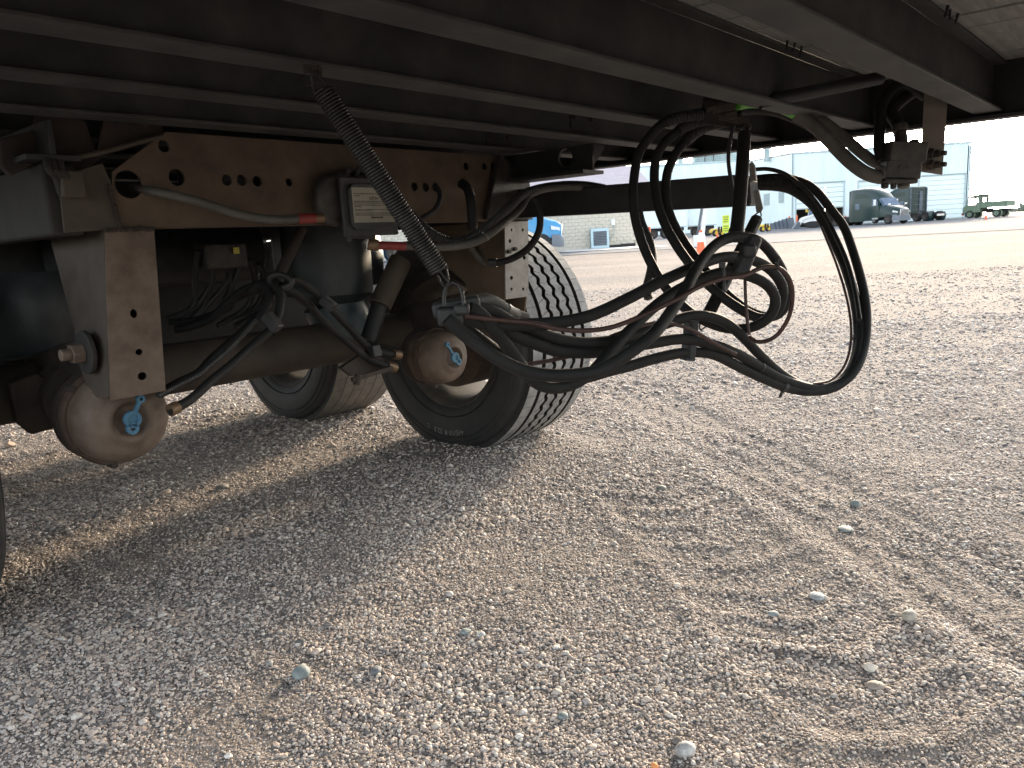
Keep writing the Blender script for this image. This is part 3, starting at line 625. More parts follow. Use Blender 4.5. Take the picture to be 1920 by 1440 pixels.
def dash(x0, x1, y, h):
    x = x0
    while x < x1:
        w = rg.uniform(.02, .075); m.bb((-1.7868, l0[1]+wl*x, l0[2]-hl_*y-hl_*h), (-1.7858, l0[1]+wl*min(x+w, x1), l0[2]-hl_*y)); x += w+.014
for y, xe, h in ((.165, .95, .014), (.225, .17, .014), (.38, .9, .015), (.43, .75, .014), (.49, .93, .014), (.535, .2, .014), (.62, .92, .012), (.655, .45, .010), (.72, .94, .010), (.755, .95, .010), (.79, .92, .009)): dash(.04, xe, y, h*1.7)
m.bb((-1.7868, l0[1]+wl*.41, l1[2]+hl_*.115), (-1.7858, l0[1]+wl*.70, l1[2]+hl_*.165)); m.build('print_lines', M['ink'], lab, kind='stuff')
for txt, x, y, sz in (('10734', .50, .31, .014), ('WABCO', .14, .085, .012)):
    if txt == 'WABCO': continue
    tm = text_mesh(txt, sz, M['ink'], .0004); mm = Matrix([[0, 0, 1, -1.7860], [1, 0, 0, l0[1]+wl*x], [0, 1, 0, l0[2]-hl_*y], [0, 0, 0, 1]]); link('print_number', tm, lab, mm, kind='stuff')
m = MB(); k0 = [LT(TP+.03, *q) for q in ((585, 345), (600, 330), (640, 322), (645, 432), (600, 420), (583, 390))]; m.prism(k0, (.035, 0, 0)); m.build('modulator_valve', M['valve'], TL, bevel=.012)
for x in (650, 668, 690): MB().tube([LT(-1.84, x, 332), LT(-1.83, x+4, 318), LT(-1.86, x+14, 326)], .008).build('box_lead', M['black'], cb)
m = MB(); m.beam(LT(-1.85, 655, 440), LT(-1.85, 700, 442), .02, .02); m.cyl(LT(-1.85, 655, 448), LT(-1.82, 655, 448), .008); m.build('box_bracket', M['black'], cb)

# bracket and green hose end group on the cross member; hose arm; rear valve
A0, A1 = [LS(2.23, *q) for q in ((955, 384), (1432, 352))]
arm = MB(); Za = [np.array(q) for q in (LS(2.2, 940, 356), LS(2.2, 1405, 333), LS(2.2, 1408, 383), LS(2.2, 940, 408))]
Za[1][2] = LS(2.2, 1380, 337)[2]-.006
arm.prism(Za, (0, .06, 0)); arm = arm.build('hose_arm', M['black'], TL, bevel=.004)
lip = MB(); a, b = Za[3], Za[2]; lip.prism([a+np.array([0, -.004, .004]), b+np.array([0, -.004, .004]), b+np.array([0, -.004, -.004]), a+np.array([0, -.004, -.004])], (0, .075, 0)); lip.build('arm_lip', M['charcoal'], arm)
m = MB().prism([LS(2.195, *q) for q in ((1110, 349), (1385, 327), (1398, 345), (1290, 347))], (0, .03, 0)); m.build('arm_stiffener', M['black'], arm)
q = LS(2.15, 1407, 328); m = MB().prism([LS(2.15, *p) for p in ((1404, 308), (1409, 303), (1414, 310), (1418, 338), (1406, 340))], (0, .008, 0)); m.build('arm_eye', M['galv'], arm)
m = MB().prism([LS(2.14, *p) for p in ((1412, 358), (1422, 355), (1430, 390), (1426, 398), (1418, 398))], (0, .005, 0)); m.build('spring_link', M['galv'], arm)
# ------------------------------------------------------------------ hoses and springs hanging below the trailer (each its own thing)
def hp(pts, zs):
    """points of the photo given their own distances: zs = [(fraction, metres), ...]"""
    p = np.array(pts, float); L = np.r_[0, np.cumsum(np.linalg.norm(np.diff(p, axis=0), axis=1))]; L /= L[-1]
    z = np.interp(L, [a for a, _ in zs], [b for _, b in zs]); return [at_depth(x, y, d) for (x, y), d in zip(p, z)]
GH = 'air hoses hanging under the trailer'
def hose(label, pts, zs, r=.0130, m='hose', ridge=0, pitch=.006, cat='hose', name='air_hose', group=GH, parts=()):
    P = hp(pts, zs); o = MB().tube(P, r, n=12, ridge=ridge, pitch=pitch).build(name, M[m], smooth=80 if not ridge else 25, label=label, cat=cat, group=group)
    for kind, f0, f1, rr, mm, rd in parts:                # sleeves, fittings and ties along the hose
        Q, g = smooth_path(P, .006); k0, k1 = int(f0*(len(Q)-1)), max(int(f1*(len(Q)-1)), int(f0*(len(Q)-1))+1); q = Q[k0:k1+1]
        if len(q) < 3: q = np.array([Q[k0], (Q[k0]+Q[k1])/2, Q[k1]])
        b = MB()
        if kind == 'cable_tie':
            b.tube(q, rr, step=.003, n=12); d = nrm(q[-1]-q[0]); t = nrm(np.cross(d, [0, 1, 0])); b.beam(q[1]+t*rr, q[1]+t*(rr+.016), .004, .006, up=d); b.box(q[1]+t*rr, (.007, .007, .007))
        else: b.tube(q, rr, n=12, ridge=rd, pitch=.008)
        b.build(kind, M[mm], o, origin=o.location, smooth=25 if rd else 60)
    return o
# three hoses from the bracket that drop, turn round the hanging clamp and run to the left bundle
hose('leftmost of three hoses bowing down from the bracket, looping lowest',
     [(1335, 212), (1300, 216), (1271, 221), (1238, 235), (1211, 266), (1195, 297), (1187, 354), (1189, 396), (1198, 437), (1216, 484), (1245, 535), (1287, 580), (1331, 606), (1375, 617), (1415, 612), (1444, 592), (1454, 562), (1438, 534), (1400, 516), (1362, 510), (1322, 520), (1269, 545), (1225, 577), (1178, 622), (1144, 660), (1100, 706), (1047, 727), (1000, 714), (957, 657), (905, 592), (880, 578)],
     [(0, 2.10), (.12, 2.12), (.35, 2.02), (.52, 1.85), (.62, 1.82), (.75, 1.66), (1, 1.47)],
     parts=[('spiral_guard', .012, .065, .0155, 'black', .003)])
hose('middle of three hoses bowing down from the bracket, looping at mid height',
     [(1340, 220), (1310, 228), (1284, 238), (1258, 256), (1240, 276), (1229, 303), (1227, 341), (1234, 385), (1250, 427), (1275, 470), (1310, 515), (1345, 549), (1385, 578), (1425, 597), (1452, 590), (1466, 565), (1466, 535), (1446, 507), (1415, 489), (1385, 482), (1347, 484), (1300, 501), (1237, 529), (1175, 561), (1112, 590), (1050, 604), (980, 609), (930, 610), (880, 600), (852, 588)],
     [(0, 2.14), (.15, 2.14), (.4, 2.0), (.52, 1.92), (.65, 1.75), (.8, 1.6), (1, 1.47)],
     parts=[('spiral_guard', .015, .06, .0155, 'black', .003)])
hose('rightmost of three hoses bowing from the bracket, looping widest over the clamp',
     [(1345, 226), (1325, 237), (1300, 252), (1275, 277), (1259, 303), (1250, 331), (1249, 372), (1258, 408), (1279, 448), (1307, 487), (1347, 536), (1381, 567), (1415, 588), (1448, 594), (1470, 578), (1475, 545), (1466, 507), (1445, 474), (1422, 452), (1397, 445), (1372, 445), (1347, 455), (1325, 476), (1306, 504), (1287, 539), (1269, 567), (1244, 604), (1219, 632), (1187, 657), (1150, 682), (1112, 698), (1050, 704), (997, 699), (947, 680), (897, 648), (853, 612), (838, 598)],
     [(0, 2.18), (.2, 2.15), (.42, 1.98), (.53, 1.86), (.6, 1.68), (.7, 1.54), (1, 1.42)],
     parts=[('spiral_guard', .015, .055, .0155, 'black', .003)])
# hoses from the arm end: the big loop at right
ZL = [(0, 2.42), (.15, 2.34), (.38, 2.08), (.5, 2.0), (.7, 1.8), (1, 1.5)]
hose('inner hose of the big loop at right, rising to a hump under the clamp',
     [(1400, 344), (1449, 342), (1482, 351), (1516, 373), (1540, 412), (1562, 451), (1584, 501), (1600, 554), (1608, 607), (1607, 654), (1595, 693), (1570, 720), (1540, 729), (1503, 723), (1466, 702), (1425, 665), (1390, 629), (1362, 606), (1331, 594), (1300, 592), (1269, 600), (1237, 611), (1200, 626), (1150, 638), (1097, 643), (1047, 636), (1003, 620), (960, 604), (925, 585), (895, 577)], ZL,
     parts=[('spiral_guard', .01, .075, .0165, 'black', .004), ('cable_tie', .345, .350, .0145, 'black', 0)])
hose('outer hose of the big loop at right, running lowest under the hanging clip',
     [(1402, 338), (1455, 333), (1500, 340), (1530, 358), (1562, 398), (1582, 425), (1596, 461), (1612, 514), (1622, 561), (1625, 607), (1619, 655), (1604, 692), (1580, 717), (1548, 731), (1505, 733), (1456, 720), (1394, 692), (1347, 668), (1316, 661), (1275, 662), (1225, 673), (1181, 686), (1144, 695), (1090, 710), (1040, 716), (995, 700), (950, 672), (905, 640), (872, 615)], ZL,
     parts=[('cable_tie', .53, .535, .0145, 'black', 0)])
hose('middle hose of the big loop at right, running through the double clip',
     [(1402, 350), (1450, 350), (1486, 358), (1524, 386), (1550, 425), (1572, 470), (1592, 520), (1606, 570), (1613, 620), (1608, 665), (1590, 706), (1556, 727), (1519, 728), (1466, 711), (1425, 688), (1378, 661), (1341, 648), (1300, 638), (1269, 636), (1225, 643), (1175, 651), (1112, 661), (1050, 659), (1013, 648), (970, 632), (937, 615), (905, 597)], ZL,
     parts=[('cable_tie', .575, .58, .014, 'black', 0)])
hose('thin black line arching over the arm eye to the big hose loop', [(1412, 318), (1440, 317), (1470, 325), (1497, 344), (1520, 366), (1545, 400), (1566, 440), (1588, 490), (1603, 545), (1612, 600)], [(0, 2.38), (.5, 2.3), (1, 2.06)], .0062)
hose('ribbed black conduit behind the leftmost dropping hose', [(1197, 395), (1203, 419), (1217, 450), (1223, 480), (1220, 510), (1213, 540), (1216, 560)], [(0, 2.2), (1, 2.1)], .0115, 'black', .0025, .006)
# reddish cables
GC = 'thin reddish cables among the hoses'
hose('reddish brown cable crossing under the clamp and curling back at right', [(870, 592), (940, 600), (1000, 606), (1047, 617), (1097, 620), (1140, 615), (1175, 604), (1225, 582), (1269, 561), (1309, 539), (1353, 523), (1394, 517), (1425, 503), (1453, 500), (1475, 514), (1486, 545), (1481, 589), (1462, 623), (1441, 638), (1420, 641), (1405, 632)], [(0, 1.46), (.5, 1.6), (.75, 1.72), (1, 1.9)], .005, 'cable', cat='cable', name='brake_cable', group=GC, parts=[('cable_tie', .72, .725, .0075, 'black', 0)])
hose('reddish brown cable running low towards the double clip', [(960, 690), (993, 683), (1047, 673), (1107, 657), (1134, 636), (1175, 620), (1212, 609), (1244, 605), (1287, 614), (1316, 629), (1337, 642), (1380, 664)], [(0, 1.6), (1, 1.85)], .0045, 'cable', cat='cable', name='brake_cable', group=GC)
hose('thin reddish cable hanging straight down behind the clamp', [(1397, 520), (1398, 560), (1401, 600), (1405, 628)], [(0, 1.9), (1, 1.9)], .004, 'cable', cat='cable', name='brake_cable', group=GC)
hose('reddish cable following the big loop on its inside', [(1540, 425), (1570, 500), (1590, 570), (1596, 630), (1586, 680), (1560, 712), (1525, 720)], [(0, 2.3), (1, 2.03)], .0035, 'cable', cat='cable', name='brake_cable', group=GC)
hose('dark cable dropping from the bracket beside the sleeved spring', [(1376, 235), (1368, 270), (1366, 305), (1372, 345), (1378, 375), (1381, 410), (1360, 470), (1372, 452), (1355, 470)][:6], [(0, 2.08), (1, 2.1)], .0055, 'black', cat='cable', name='brake_cable', group=GC)

# tension springs
def spring(label, p0, z0, p1, z1, R, wire, pitch, extra=0, m='spring'):
    a, b = at_depth(*p0, z0), at_depth(*p1, z1); d = nrm(b-a)
    o = MB().coil([a, a+(b-a)*.33, a+(b-a)*.66, b], R, wire, pitch).build('tension_spring', M[m], smooth=60, label=label, cat='spring', group='tension springs carrying the hoses')
    core = MB().cyl(a, b, R*.86, n=14).build('inner_rod', M['black'], o, origin=o.location) if extra else None
    for e, dd in ((a, -d), (b, d)):
        s = nrm(np.cross(dd, [0, 1, .2])); lp = [e+dd*.002+s*R*.8, e+dd*.016+s*R*.5, e+dd*.03, e+dd*.022-s*R*.55, e+dd*.004-s*R*.5]
        MB().tube(lp, wire*1.0, step=.004, n=8).build('end_hook', M[m], o, origin=o.location)
    return o
sz0 = (LZ(1.21, 594, 152) @ TR - CP) @ FW
spring('long black spring slanting from the rusty hook down to the shackle', (604, 168), sz0, (824, 508), 1.43, .0165, .0026, .0055, 1)
spring('short bright topped spring below the flat link plate, slanting down behind the clamp', (1419, 410), 2.2, (1321, 603), 2.0, .0150, .0021, .0055)
# sleeved spring hanging from the bracket hook
P = hp([(1396, 252), (1391, 330), (1385, 400), (1380, 440)], [(0, 2.08), (1, 1.95)]); o = MB().tube(P, .0175, n=16).build('sleeved_spring', M['hose'], smooth=70, label='thick black rubber sleeve hanging upright over the clamp', cat='spring')
MB().tube(hp([(1388, 242), (1398, 232), (1403, 240), (1400, 256), (1394, 262)], [(0, 2.08), (1, 2.08)]), .0045).build('hook', M['spring'], o, origin=o.location)
MB().tube(hp([(1381, 432), (1380, 446)], [(0, 1.96), (1, 1.95)]), .0205, sm=False).build('end_collar', M['black'], o, origin=o.location)
# rusty weld hook and chain loop at the top of the long spring
ph = LZ(1.232, 584, 128)
m = MB(); q = at_depth(586, 122, sz0-.005)
for dx, dy, r in ((0, 0, .012), (8, 3, .012), (-8, 3, .011), (4, 8, .009)): m.cyl(at_depth(586+dx-4, 122+dy, sz0), at_depth(586+dx+5, 122+dy+4, sz0), r, r*.7, n=8)
m.tube(hp([(598, 122), (601, 136), (594, 146), (588, 139)], [(0, sz0), (1, sz0)]), .005); m.build('weld_hook', M['rustdark'], label='rusty welded hook blob on the cross member flange', cat='hook')
o = MB().tube(hp([(572, 138), (566, 152), (576, 162), (590, 158), (596, 148), (590, 138)], [(0, sz0), (1, sz0)]), .0012, n=6).build('wire_loop', M['spring'], label='thin wire loop hanging from the rusty hook', cat='wire')
# shackle and bundle block at the lower end of the long spring
o = MB().tube(hp([(833, 574), (832, 552), (838, 536), (850, 529), (861, 535), (867, 552), (869, 572)], [(0, 1.44), (1, 1.44)]), .0040, n=10).build('shackle', M['spring'], label='grey steel U shackle between the long spring and the hose bundle', cat='shackle')
MB().tube(hp([(824, 508), (831, 516), (842, 532), (836, 540), (826, 530)], [(0, 1.43), (1, 1.44)]), .0024).build('link_ring', M['spring'], o, origin=o.location)
m = MB(); a, b = at_depth(812, 583, 1.50), at_depth(900, 566, 1.50); m.beam(a, b, .05, .030); c = at_depth(845, 592, 1.47); m.box(c, (.05, .04, .035)); m.box(at_depth(866, 580, 1.45), (.03, .03, .022))
m.build('hose_clamp', M['black'], bevel=.006, label='black block clamp gathering the hoses under the shackle', cat='clamp', group='black clamps on the hoses')
m = MB(); a, b = at_depth(1414, 446, 1.72), at_depth(1384, 518, 1.70); m.beam(a, b, .032, .035, up=(0, 1, 0)); m.box(at_depth(1402, 470, 1.70), (.03, .04, .03))
m.build('hose_clamp', M['black'], bevel=.007, label='slanted black block clamp at the centre of the hose loops', cat='clamp', group='black clamps on the hoses')
m = MB(); cl = []
for (x0, y0, x1, y1) in ((1296, 600, 1294, 640), (1294, 632, 1289, 676)):
    a, b = at_depth(x0, y0, 1.84), at_depth(x1, y1, 1.84); d = nrm(b-a); s = nrm(np.cross(d, [0, 1, 0]))
    m.beam(a-s*.006, b-s*.006, .004, .024, up=s); m.beam(a+s*.006, b+s*.006, .004, .024, up=s); m.beam(a, a+d*.006, .016, .026, up=(0, 1, 0)); m.beam(b-d*.006, b, .016, .026, up=(0, 1, 0))
m.build('double_clip', M['black'], bevel=.0015, label='slim black double clip joining two hoses near the middle', cat='clip')
m = MB().tube(hp([(1356, 500), (1357, 520), (1358, 545)], [(0, 1.66), (1, 1.66)]), .004); m.box(at_depth(1354, 497, 1.66), (.012, .01, .012)); m.build('cable_tie', M['black'], label='black cable tie standing up left of the slanted clamp', cat='cable tie')

# bracket with bulkhead fittings
q = LZ(1.23, 1332, 178); m = MB()
c = [at_depth(x, y, 2.10) for x, y in ((1318, 172), (1345, 168), (1347, 226), (1404, 236), (1402, 244), (1320, 232))]
m.prism(c, np.array([.004, .008, 0])*1.0)
br = m.build('hose_bracket', M['rustdark'], bevel=.002, label='rusty steel bracket where three hoses pass under the cross member', cat='bracket')
for k, (x, y) in enumerate(((1350, 197), (1352, 214), (1362, 224))):
    a, b = at_depth(x-30, y+8, 2.1+.03*k), at_depth(x+26, y-4, 2.1+.03*k); m = MB(); m.cyl(a, a+(b-a)*.35, .021, n=6); m.cyl(a+(b-a)*.3, a+(b-a)*.7, .017, n=12); m.cyl(a+(b-a)*.6, b, .020, n=6); m.build('bulkhead_fitting', M['rustdark'], br, origin=br.location, bevel=.002)
MB().prism([at_depth(x, y, 2.08) for x, y in ((1378, 222), (1402, 222), (1410, 236), (1402, 246), (1390, 240))], (.004, .006, 0)).build('hook_tab', M['rustdark'], br, origin=br.location)
# green hose and grey hoses to the rear valve
hose('bright green hose sleeve above the grey hoses', [(1382, 196), (1410, 192), (1445, 196), (1475, 206), (1493, 215)], [(0, 2.1), (1, 2.2)], .0155, 'green')
hose('thick dusty grey hose sagging to the rear valve, the lower of two', [(1490, 214), (1520, 230), (1553, 262), (1590, 300), (1622, 324), (1650, 332), (1672, 328)], [(0, 2.2), (1, 2.2)], .0195, 'hosegrey')
hose('grey hose behind, the upper of the two sagging to the rear valve', [(1500, 212), (1540, 226), (1580, 256), (1615, 286), (1640, 304), (1665, 308)], [(0, 2.26), (1, 2.25)], .0165, 'hosegrey')
hose('black hose arching under the green sleeve', [(1385, 208), (1420, 206), (1460, 212), (1500, 228), (1530, 245)], [(0, 2.14), (1, 2.26)], .012, 'hose')
hose('black hose curling up from the rear valve behind the bracket plate', [(1655, 300), (1648, 275), (1650, 235), (1652, 200), (1668, 170), (1690, 158), (1712, 166), (1735, 180)], [(0, 2.22), (1, 2.3)], .016, 'hose')
hose('short dark hose standing on top of the rear valve', [(1690, 262), (1684, 235), (1672, 210), (1690, 188), (1715, 170)], [(0, 2.22), (1, 2.32)], .018, 'hose')
a, b = at_depth(1425, 192, 2.0), at_depth(1652, 146, 2.05); MB().cyl(a, b, .017, n=14).build('cross_pipe', M['charcoal'], smooth=60, label='straight black pipe slung under the deck beside the green hose', cat='pipe')
vz = 2.2; V = lambda x, y, z=0: at_depth(x, y, vz+z)
vv = MB(); vv.beam(V(1660, 285), V(1728, 288), .07, .055); vv.cyl(V(1690, 270), V(1690, 245), .018, .014); vv.cyl(V(1688, 246), V(1687, 232), .022, .02, n=8); vv.cyl(V(1714, 275), V(1714, 262), .014, n=6)
for x in (1660, 1675, 1690, 1703): vv.cyl(V(x, 315), V(x+8, 317), .028-.001*abs(x-1680)/10, n=16)
vv.beam(V(1655, 318), V(1720, 320), .05, .05); vv.beam(V(1650, 340), V(1712, 341), .06, .012)
for x, r, e in ((1659, .0115, 353), (1675, .0095, 354), (1694, .018, 352)): vv.cyl(V(x, 340), V(x, e), r, r*.95, n=8 if r < .015 else 14)
vv = vv.build('relay_valve', M['valve'], bevel=.004, label='oily black air valve bolted to the hanging flat plate', cat='valve')
for k, (x, y) in enumerate(((1648, 324), (1660, 325), (1668, 327))): MB().cyl(V(x, y+2), V(x+6, y), .0235, n=14).build('hose_collar', M['hosegrey'], vv, origin=vv.location)
pl4 = [V(*p, .04) for p in ((1733, 172), (1777, 180), (1767, 328), (1725, 322))]
hb = MB().prism(pl4, (.004, .007, 0)).build('hanger_plate', mat('tan_steel_plate', (.13, .11, .09), (.19, .165, .14), 9, .75), bevel=.001, label='flat rusty steel plate hanging below the cross member with two bolts', cat='plate')
for y in (288, 309):
    m = MB(); m.cyl(V(1743, y-1, .03), V(1752, y, .02), .016, n=6); m.cyl(V(1752, y, .025), V(1764, y-1, .012), .011, n=6); m.cyl(V(1760, y-1, .02), V(1774, y-1, .005), .007, n=10); m.build('bolt', M['rustdark'], hb, origin=hb.location)

# hoses round the axle and the plates, hung inside the suspension
ZA = [(0, 2.35), (1, 2.35)]
GA = 'brake hoses along the axle'
def ah(label, pts, zs, r=.0125, m='hose', ridge=0, parts=(), grp=GA): return hose(label, pts, zs, r, m, ridge, .006, group=grp, parts=parts)
ah('upper brake hose from the knot to the right brake chamber', [(538, 527), (556, 525), (580, 541), (606, 564), (644, 603), (678, 639), (702, 658), (750, 666)], [(0, 2.3), (1, 2.75)], parts=[('fitting', .95, 1, .017, 'brass', 0)])
ah('lower brake hose from the knot to the right brake chamber', [(524, 534), (545, 545), (572, 564), (611, 606), (650, 640), (685, 668), (712, 682), (742, 690)], [(0, 2.3), (1, 2.72)], parts=[('fitting', .94, 1, .017, 'brass', 0)])
ah('thin twin line behind the brake hoses at the right chamber', [(640, 600), (672, 634), (700, 645), (740, 655), (762, 662)], [(0, 2.7), (1, 2.8)], .007)
ah('upper brake hose sweeping from the knot down to the left brake chamber', [(470, 548), (485, 534), (500, 540), (504, 560), (492, 586), (466, 612), (430, 644), (398, 672), (372, 700), (340, 716), (300, 738)], [(0, 2.3), (.4, 2.2), (1, 1.95)], .0125)
ah('lower brake hose sweeping from the knot to the elbow on the left brake chamber', [(500, 528), (515, 534), (526, 556), (522, 589), (506, 619), (469, 652), (428, 689), (399, 712), (356, 750), (318, 770)], [(0, 2.28), (.4, 2.18), (1, 1.93)], .0125, parts=[('elbow_fitting', .965, 1, .0165, 'brass', 0)])
ah('ribbed sensor lead beside the left brake hoses', [(480, 600), (455, 628), (427, 657), (400, 680), (372, 703), (335, 722), (296, 742)], [(0, 2.18), (1, 1.9)], .007, 'black', .0015)
ah('black hose drooping behind the knot to the dark interior', [(524, 520), (495, 530), (455, 545), (420, 575), (395, 598), (360, 612), (330, 618)], [(0, 2.4), (1, 2.5)], .013)
ah('second black hose drooping behind the knot', [(520, 526), (480, 545), (440, 560), (400, 590), (370, 600), (320, 605)], [(0, 2.42), (1, 2.55)], .012)
for x0, y0, x1, y1, z in ((498, 590, 522, 618, 2.16), (604, 560, 626, 578, 2.4), (700, 648, 706, 670, 2.64)):
    m = MB(); a, b = at_depth(x0, y0, z), at_depth(x1, y1, z); m.beam(a, b, .036, .03); m.build('hose_clip', M['black'], bevel=.004, label={498: 'black twin clip on the hoses to the left chamber', 604: 'black twin clip halfway down the hoses to the right chamber', 700: 'small grey clip on the hoses just before the right chamber'}[x0], cat='clip', group='twin clips on the axle hoses')
m = MB().tube(hp([(505, 520), (520, 514), (540, 520), (548, 530), (530, 540), (510, 534), (505, 520)], [(0, 2.27), (1, 2.27)]), .010); m.build('hose_tie', M['black'], label='black tie knotting the brake hoses below the breather tube', cat='tie')
ah('grey dusty hose with a red end running along the brown plate', [(248, 352), (275, 357), (330, 367), (385, 382), (440, 400), (490, 410), (530, 412), (562, 410), (600, 409), (606, 409)], [(0, 1.88), (.06, 1.83), (.25, 1.84), (.55, 1.93), (1, 2.08)], .0115, 'hosegrey', grp='air lines on the brown plate', parts=[('red_sleeve', .865, .965, .0135, 'red', 0), ('end_fitting', .965, 1, .0125, 'brass', 0)])
ah('dark hose with a red collar and brass nut rising to the arm', [(690, 458), (712, 460), (747, 461), (800, 463), (853, 462), (900, 450), (943, 420), (975, 392), (993, 366), (1025, 354), (1067, 351), (1120, 353), (1160, 356)], [(0, 2.2), (.5, 2.3), (.65, 2.55), (1, 2.68)], .0115, 'hosegrey', grp='air lines on the brown plate', parts=[('brass_nut', 0, .03, .0165, 'brass', 0), ('red_sleeve', .032, .105, .0122, 'red', 0), ('cable_tie', .33, .335, .0135, 'galv', 0)])
ah('ribbed black conduit dipping below the plate and lying along the arm top', [(767, 393), (778, 408), (800, 430), (828, 447), (855, 453), (885, 444), (920, 420), (955, 388), (985, 362), (1020, 351), (1060, 346), (1100, 347), (1135, 353)], [(0, 2.3), (.5, 2.3), (.7, 2.6), (1, 2.66)], .0125, 'black', .0025, grp='air lines on the brown plate')
ah('short black pigtail hooking out of a hole in the brown plate', [(815, 348), (823, 357), (825, 373), (818, 390), (804, 402), (790, 410)], [(0, 2.48), (1, 2.42)], .0085, 'black', grp='air lines on the brown plate')
ah('black hose bending out of a hole in the plate and hanging straight down', [(866, 345), (876, 352), (882, 372), (885, 400), (886, 432)], [(0, 2.55), (.3, 2.48), (1, 2.5)], .016, 'hose', grp='air lines on the brown plate')
ah('black hose looping down in front of the holed plate', [(990, 362), (1006, 380), (1013, 412), (1008, 440), (990, 466), (962, 484), (935, 492), (916, 492)], [(0, 2.62), (.4, 2.66), (1, 2.72)], .0125, 'hose', grp='air lines on the brown plate', parts=[('end_fitting', .93, 1, .015, 'black', 0)])
ah('grey hose end with a pale blue fitting behind the holed plate', [(880, 458), (892, 476), (908, 494), (922, 502), (934, 506)], [(0, 2.85), (1, 2.9)], .014, 'hosegrey', grp='air lines on the brown plate', parts=[('blue_fitting', .85, 1, .012, 'piston', 0)])
ah('dusty hose between the bundle block and the tyre, metal ferrule on it', [(888, 566), (912, 562), (935, 572), (958, 588), (985, 597)], [(0, 1.5), (1, 1.62)], .0135, 'hosegrey', grp=GH, parts=[('ferrule', .6, .82, .0155, 'galv', 0)])
# ------------------------------------------------------------------ the yard beyond: buildings
M['siding'] = mat('pale_blue_white_siding', (.70, .82, .845), (.78, .88, .895), .9, .5, stretch=(1, 1, .12), bump=0)
M['door'] = mat('pale_door_panel', (.74, .86, .87), (.80, .90, .90), .5, .5, bump=0)
M['whitewall'] = mat('white_wall_panel', (.74, .85, .87), (.79, .88, .89), .4, .6, bump=0)
M['trim'] = mat('grey_blue_trim', (.46, .56, .58), None, 2, .5, bump=0)
M['darkroom'] = mat('dim_workshop_interior', (.05, .05, .045), (.10, .09, .08), 1, .9, bump=0)
M['louver'] = mat('grey_louver', (.38, .45, .46), None, 3, .6, bump=0)
M['block'] = mat('split_face_block', (.52, .48, .40), (.68, .63, .54), 3.5, .95, bump=.8, bscale=26)
M['mortar'] = mat('grey_mortar', (.40, .37, .32), None, 10, .95)
M['shingle'] = mat('purple_grey_shingles', (.30, .275, .32), (.38, .355, .40), 2.2, .9, stretch=(1.2, 1, 9), bump=.3, bscale=20)
M['fascia'] = mat('cream_fascia', (.62, .62, .55), None, 3, .6, bump=0)
M['orange'] = mat('safety_orange', (.72, .12, .04), (.80, .17, .06), 8, .5, bump=0)
M['equip'] = mat('teal_grey_equipment', (.28, .38, .39), (.40, .48, .48), 1.5, .5, bump=0)
M['dkgreen'] = mat('dark_green_truck_paint', (.006, .026, .026), (.008, .032, .031), 2, .25, bump=0)
M['glass'] = mat('dark_truck_glass', (.06, .10, .16), (.10, .16, .24), 2, .08, bump=0)
M['chrome'] = mat('bright_chrome', (.75, .76, .77), None, 4, .2, metal=.8, bump=0)
M['bumper'] = mat('grey_bumper_plastic', (.14, .16, .19), None, 4, .5, bump=0)
M['blueT'] = mat('bright_blue_truck_paint', (.05, .25, .48), (.06, .28, .52), 2, .3, bump=0)
M['olive'] = mat('olive_green_army_paint', (.13, .19, .13), (.17, .23, .16), 3, .65, bump=0)
M['canvas'] = mat('dark_canvas_roof', (.10, .09, .075), None, 6, .9, bump=0)
M['yellow'] = mat('machine_yellow', (.62, .42, .04), (.70, .48, .06), 3, .5, bump=0)
M['hiviz'] = mat('fluorescent_yellow_sign', (.58, .72, .05), None, 3, .5, bump=0)
M['steel'] = mat('dark_blue_grey_steel', (.07, .085, .11), (.12, .14, .17), 2, .5, bump=0)
M['dark'] = mat('black_underbody', (.02, .02, .022), None, 3, .8, bump=0)

def corr(mb, xa, xb, za, zb, y, pitch=.305, dep=.06):
    n = max(1, int(round((xb-xa)/pitch))); xs_ = []
    for k in range(n):
        p = xa+(xb-xa)*k/n; w = (xb-xa)/n
        xs_ += [(p, 0), (p+w*.62, 0), (p+w*.72, -dep), (p+w*.9, -dep)]
    xs_.append((xb, 0)); m = len(xs_)
    def z(f, x): return f(x) if callable(f) else f
    v = [(x, y+d, z(za, x)) for x, d in xs_]+[(x, y+d, z(zb, x)) for x, d in xs_]
    mb.add(v, [(i, i+1, m+i+1, m+i) for i in range(m-1)]); return mb
YB = 100.; X0, X1 = far(1485, 360, YB)[0], far(1815, 340, YB)[0]; ZL_, ZR_ = far(1486, 289, YB)[2], far(1822, 268, YB)[2]
zroof = lambda x: ZL_+(ZR_-ZL_)*(x-X0)/(X1-X0); gz = .45
wh = thing('metal_warehouse', 'pale blue ribbed metal warehouse with three tall overhead doors', 'warehouse', ((X0+X1)/2, YB, .4)); wo = np.array(wh.location)
def bpart(mb, name, m, root, off, **k):
    mb.v = [tuple(np.array(p)-off) for p in mb.v]; return mb.build(name, M[m] if isinstance(m, str) else m, root, **k)
doors = []
for (xa, xb, yt, xm) in ((1491, 1584, 343, 1540), (1607, 1692, 338, 1650), (1720, 1810, 328.5, 1766)): doors.append((far(xa, 380, YB)[0], far(xb, 380, YB)[0], far(xm, yt, YB)[2]))
edges = [X0]+[e for d in doors for e in d[:2]]+[X1]
for k in range(4): bpart(corr(MB(), edges[2*k], edges[2*k+1], .2, lambda x: zroof(x)-.01, YB), 'siding_panel', 'siding', wh, wo, smooth=0)
